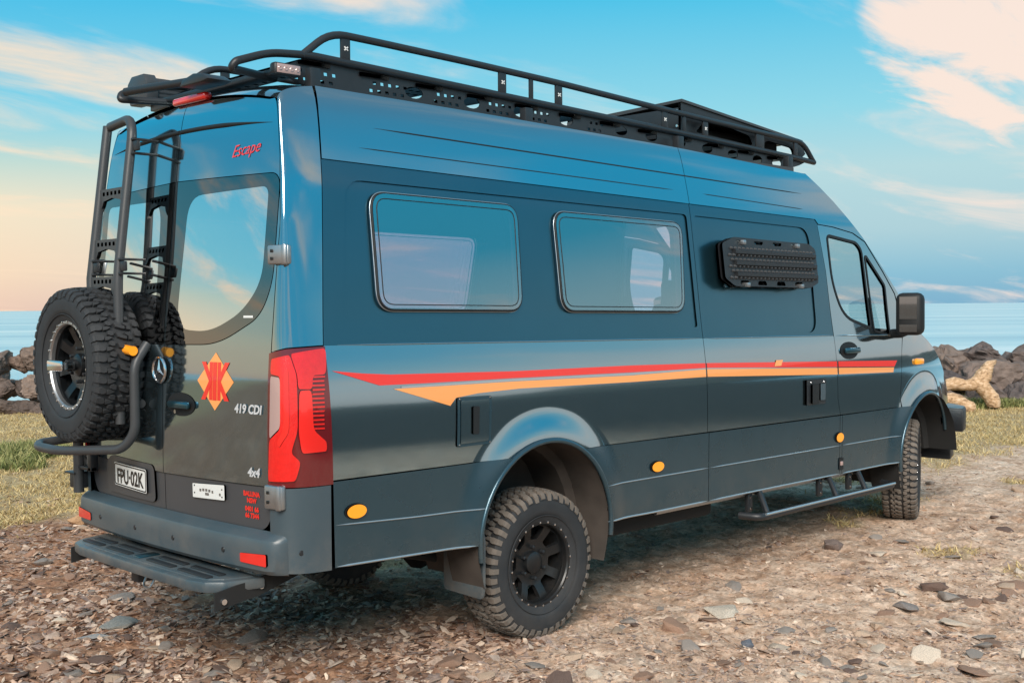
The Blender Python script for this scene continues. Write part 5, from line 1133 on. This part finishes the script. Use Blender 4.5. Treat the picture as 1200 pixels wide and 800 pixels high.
o = wood([(1090, 464, 18.4), (1108, 466, 18.4), (1124, 470, 18.4), (1136, 477, 18.35)], [0.08, 0.085, 0.10, 0.10]).obj('driftwood', 'wood', None, 60)
o['label'] = 'short pale driftwood log lying on the ground below the longer one'; o['category'] = 'driftwood'

# loose stones on the ground
def add_stone(me, x, y, s, flat, lab, grp=None, m=None, tilt=0.15, sink=0.3):
    z = float(hgt(np.array(x), np.array(y))); o = bpy.data.objects.new('stone', me); COL.objects.link(o)
    o.location = (x, y, z+s*flat*(1-sink)*0.5); o.rotation_euler = (random.uniform(-tilt, tilt), random.uniform(-tilt, tilt), random.uniform(0, 6.28)); o.scale = (s*random.uniform(0.9, 1.35), s*random.uniform(0.7, 1.0), s*flat)
    o['label'] = lab; o['category'] = 'stone'
    if grp: o['group'] = grp
    return o
shard = []
for i in range(14): me = hull_mesh('shard', 13, 1.0, 300+i, 1, 0.10, 0.25); me.materials.append(M_sh); shard.append(me)
def colored(col, name):
    MT[name] = rock_material(name, [(0.0, col), (1.0, tuple(c*1.05 for c in col))], 14.0)
    me = shard[random.randrange(14)].copy(); me.materials.clear(); me.materials.append(MT[name]); return me
for q, s, fl, col, lab in (((845, 716), 0.150, 0.30, (0.62, 0.53, 0.43), 'large pale flat slab on the dirt beyond the rear wheel'),
                           ((92, 612), 0.115, 0.60, (0.50, 0.30, 0.165), 'orange-brown upright stone beside the rear step'),
                           ((138, 729), 0.150, 0.26, (0.30, 0.29, 0.265), 'long grey-green slab lying on the shale below the rear step'),
                           ((110, 743), 0.085, 0.22, (0.36, 0.35, 0.34), 'small grey slab beside the long grey-green slab'),
                           ((876, 751), 0.055, 0.62, (0.16, 0.17, 0.20), 'rounded dark blue-grey stone beyond the rear wheel'),
                           ((1064, 711), 0.105, 0.36, (0.27, 0.23, 0.21), 'dark brown slab on pale dirt off the side step'),
                           ((295, 742), 0.120, 0.42, (0.26, 0.20, 0.165), 'broken brown block of shale behind the mud flap'),
                           ((910, 752), 0.075, 0.35, (0.52, 0.42, 0.33), 'tan slab beside the rounded blue-grey stone'),
                           ((976, 645), 0.10, 0.5, (0.20, 0.15, 0.13), 'dark brown rock on the dirt below the side step')):
    P = onZ(*q, 0.02); add_stone(colored(col, 'stone_'+lab.split()[0]+lab.split()[1]), P[0], P[1], s, fl, lab, tilt=0.1, sink=0.1)
TONES = (('dark brown', (0.15, 0.098, 0.078)), ('reddish brown', (0.30, 0.185, 0.130)), ('grey', (0.27, 0.232, 0.205)), ('tan', (0.48, 0.345, 0.250)), ('pale', (0.64, 0.52, 0.41)))
tmesh = {}
for tn, col in TONES:
    mt_ = rock_material('shale_'+tn.replace(' ', '_'), [(0.0, tuple(c*0.85 for c in col)), (1.0, tuple(c*1.18 for c in col))], 22.0); tmesh[tn] = []
    for i in range(7):
        me = shard[i*2].copy(); me.materials.clear(); me.materials.append(mt_); tmesh[tn].append(me)
cnt = 0; tries = 0
while cnt < 288 and tries < 30000:
    tries += 1; px = random.uniform(-30, 1230); py = 560+250*random.random()**0.8
    left = px < 560
    if random.random() > (1.0 if left else 0.55): continue
    P = onZ(px, py, 0.0); x, y = P[0], P[1]
    if 0.3 < x < 6.6 and 0.05 < y < 2.0: continue
    if math.hypot(x-1.64, y-0.16) < 0.45 or math.hypot(x-5.93, y-0.2) < 0.5: continue
    if float(grass_mask(np.array(x), np.array(y))) > 0.6: continue
    s = random.uniform(0.028, 0.078)*(1.0 if random.random() < 0.8 else 1.5)
    tn = random.choices([q[0] for q in TONES], (3, 4, 3, 3, 1.6) if left else (2, 3, 3, 3, 2))[0]
    zone = 'on the shale behind the rear step' if x < 0.2 else ('on the ground behind the rear wheel' if x < 1.6 else ('on pale dirt between the wheels' if x < 4.2 else 'on pale dirt by the front wheel')) if y > -1.4 else ('on bare ground well out from the van')
    size = 'small' if s < 0.045 else ('medium' if s < 0.07 else 'large')
    lb = size+' '+tn+' shale stone lying '+zone
    add_stone(tmesh[tn][random.randrange(7)], x, y, s, random.uniform(0.22, 0.50), lb, size+' '+tn+' stones '+zone, tilt=0.30, sink=0.4); cnt += 1
# chips : far too many to count
base = [hull_mesh('c', 8, 1.0, 700+i, 0, 0, 0.3) for i in range(8)]
bv = []; bf = []
for me in base:
    me.calc_loop_triangles(); bv.append(np.array([v.co[:] for v in me.vertices])); bf.append(np.array([tt.vertices[:] for tt in me.loop_triangles])); bpy.data.meshes.remove(me)
NC = 60000
px = rng.uniform(-120, 1320, NC*2); py = 545+275*rng.random(NC*2)**0.75
D_ = np.stack([FW[i]+RT[i]*(px-600)/F_PX-UP[i]*(py-400)/F_PX for i in range(3)], 1); tt = -CAM[2]/D_[:, 2]; X = CAM[0]+D_[:, 0]*tt; Y_ = CAM[1]+D_[:, 1]*tt
pmk = pale_mask(X, Y_); gmk = grass_mask(X, Y_); clus = fbm(X*1.6+3, Y_*1.6, 3)
keep = rng.random(NC*2) < np.clip((1.0-0.60*pmk)*(1-0.9*gmk)*np.clip(0.75+1.3*clus, 0.12, 1.0), 0, 1); X, Y_, pmk = X[keep][:NC], Y_[keep][:NC], pmk[keep][:NC]; n_ = len(X)
Zc = hgt(X, Y_); s = 0.007+0.036*rng.random(n_)**2.2; s *= np.where(pmk > 0.55, 0.55, 1.0)
sx, sy, sz = s*rng.uniform(1.0, 2.2, n_), s*rng.uniform(0.5, 0.95, n_), s*rng.uniform(0.12, 0.36, n_)
az = rng.uniform(0, 6.283, n_); tx = rng.normal(0, 0.28, n_); ty = rng.normal(0, 0.28, n_); ch = rng.integers(0, 8, n_); tone = rng.random(n_); tone = np.where(pmk > 0.5, 0.42+0.58*tone, tone)
VV = []; FF = []; TT = []; k = 0
for b_ in range(8):
    ii = np.where(ch == b_)[0]; v = bv[b_]; m_ = len(v)
    p = v[None]*np.stack([sx[ii], sy[ii], sz[ii]], 1)[:, None]; c_, s_ = np.cos(az[ii])[:, None], np.sin(az[ii])[:, None]
    x_, y_ = p[..., 0]*c_-p[..., 1]*s_, p[..., 0]*s_+p[..., 1]*c_; z_ = p[..., 2]+x_*tx[ii][:, None]+y_*ty[ii][:, None]
    VV.append(np.stack([x_+X[ii][:, None], y_+Y_[ii][:, None], z_+(Zc[ii]+sz[ii]*0.10)[:, None]], -1).reshape(-1, 3))
    FF.append((bf[b_][None]+(np.arange(len(ii))*m_)[:, None, None]+k).reshape(-1, 3)); TT.append(np.repeat(tone[ii], m_)); k += len(ii)*m_
chips = big_mesh('shale_chips', np.vstack(VV), np.vstack(FF), False); chips['kind'] = 'stuff'; chips['label'] = 'countless small shale chips scattered over the dirt'
a_ = chips.data.attributes.new('tone', 'FLOAT', 'POINT'); a_.data.foreach_set('value', np.concatenate(TT).astype(np.float32)[:len(chips.data.vertices)]); chips.data.materials.append(M_chip)

# ------------------------------------------------------------------ grass
def grass_mat(name, cols):
    M, t, bs = nodes(name); a = nd_(t, 'ShaderNodeAttribute', attribute_name='tone'); r = nramp(t, cols); t.links.new(a.outputs['Fac'], r.inputs[0]); t.links.new(r.outputs[0], bs.inputs['Base Color']); bs.inputs['Roughness'].default_value = 0.8; bs.inputs['Specular IOR Level'].default_value = 0.2
    return M
def blades(name, X, Y_, h, w, lean, material, lab):
    n = len(X); Z0 = hgt(X, Y_)-0.005; a = rng.uniform(0, 6.283, n); b = rng.uniform(0, 6.283, n); cx, cy = np.cos(a)*w, np.sin(a)*w; lx_, ly_ = np.cos(b)*lean*h, np.sin(b)*lean*h
    P = lambda f, s_: np.stack([X+lx_*f**1.6+cx*s_, Y_+ly_*f**1.6+cy*s_, Z0+h*f*(1-0.25*f*np.minimum(lean, 1.5))], 1)
    V = np.stack([P(0, -1), P(0, 1), P(0.55, 0.7), P(0.55, -0.7), P(1.0, 0.05), P(1.0, -0.05)], 1).reshape(-1, 3)
    b0 = (np.arange(n)*6)[:, None]; Fq = np.concatenate([b0+np.array([[0, 1, 2, 3]]), b0+np.array([[3, 2, 4, 5]])], 0)
    o = big_mesh(name, V, Fq, True); o['kind'] = 'stuff'; o['label'] = lab; at_ = o.data.attributes.new('tone', 'FLOAT', 'POINT'); at_.data.foreach_set('value', np.repeat(rng.random(n), 6).astype(np.float32)); o.data.materials.append(material); return o
def scatter(n, dmin, dmax, lmask):
    d = dmin+(dmax-dmin)*rng.random(n)**1.2; q = rng.uniform(-0.52, 0.52, n); l = q*d; x, y = dl2xy(d, l); ok = lmask(d, l, x, y); return x[ok], y[ok]
M_dry = grass_mat('dry_grass', [(0.0, (0.24, 0.160, 0.065)), (0.35, (0.50, 0.365, 0.165)), (0.8, (0.70, 0.545, 0.29)), (0.95, (0.54, 0.43, 0.20)), (1.0, (0.28, 0.27, 0.10))])
M_grn = grass_mat('green_cover', [(0.0, (0.085, 0.105, 0.035)), (0.5, (0.20, 0.22, 0.075)), (1.0, (0.46, 0.42, 0.19))])
vis = lambda d, l: (l < -0.30*d) | (l > 0.24*d)
x, y = scatter(420000, 7.0, 20.3, lambda d, l, x, y: vis(d, l) & (rng.random(len(x)) < grass_mask(x, y)**1.5*np.clip(0.55+1.2*fbm(x*2.2, y*2.2, 3), 0.05, 1)))
n_ = len(x); blades('dry_grass', x, y, rng.uniform(0.018, 0.075, n_), rng.uniform(0.003, 0.006, n_), rng.uniform(0.4, 1.9, n_), M_dry, 'short straw-coloured grass covering the ground before the seawall')
cl = []
for q, r_, k in (((12, 532), 0.75, 2600), ((30, 528), 0.45, 1400), ((2, 545), 0.5, 900), ((1165, 477), 0.9, 4200), ((1195, 473), 0.9, 4200), ((1150, 480), 0.5, 1500), ((1225, 478), 0.9, 3000)):
    P = onZ(*q, 0.03); a = rng.uniform(0, 6.283, k); rr = r_*np.sqrt(rng.random(k)); cl.append(np.stack([P[0]+R2[0]*rr*np.cos(a)+F2[0]*rr*0.7*np.sin(a), P[1]+R2[1]*rr*np.cos(a)+F2[1]*rr*0.7*np.sin(a)], 1))
cl = np.vstack(cl); n_ = len(cl); blades('green_ground_cover', cl[:, 0], cl[:, 1], rng.uniform(0.06, 0.20, n_), rng.uniform(0.006, 0.014, n_), rng.uniform(0.2, 1.0, n_), M_grn, 'low green succulent clumps growing among the dry grass')
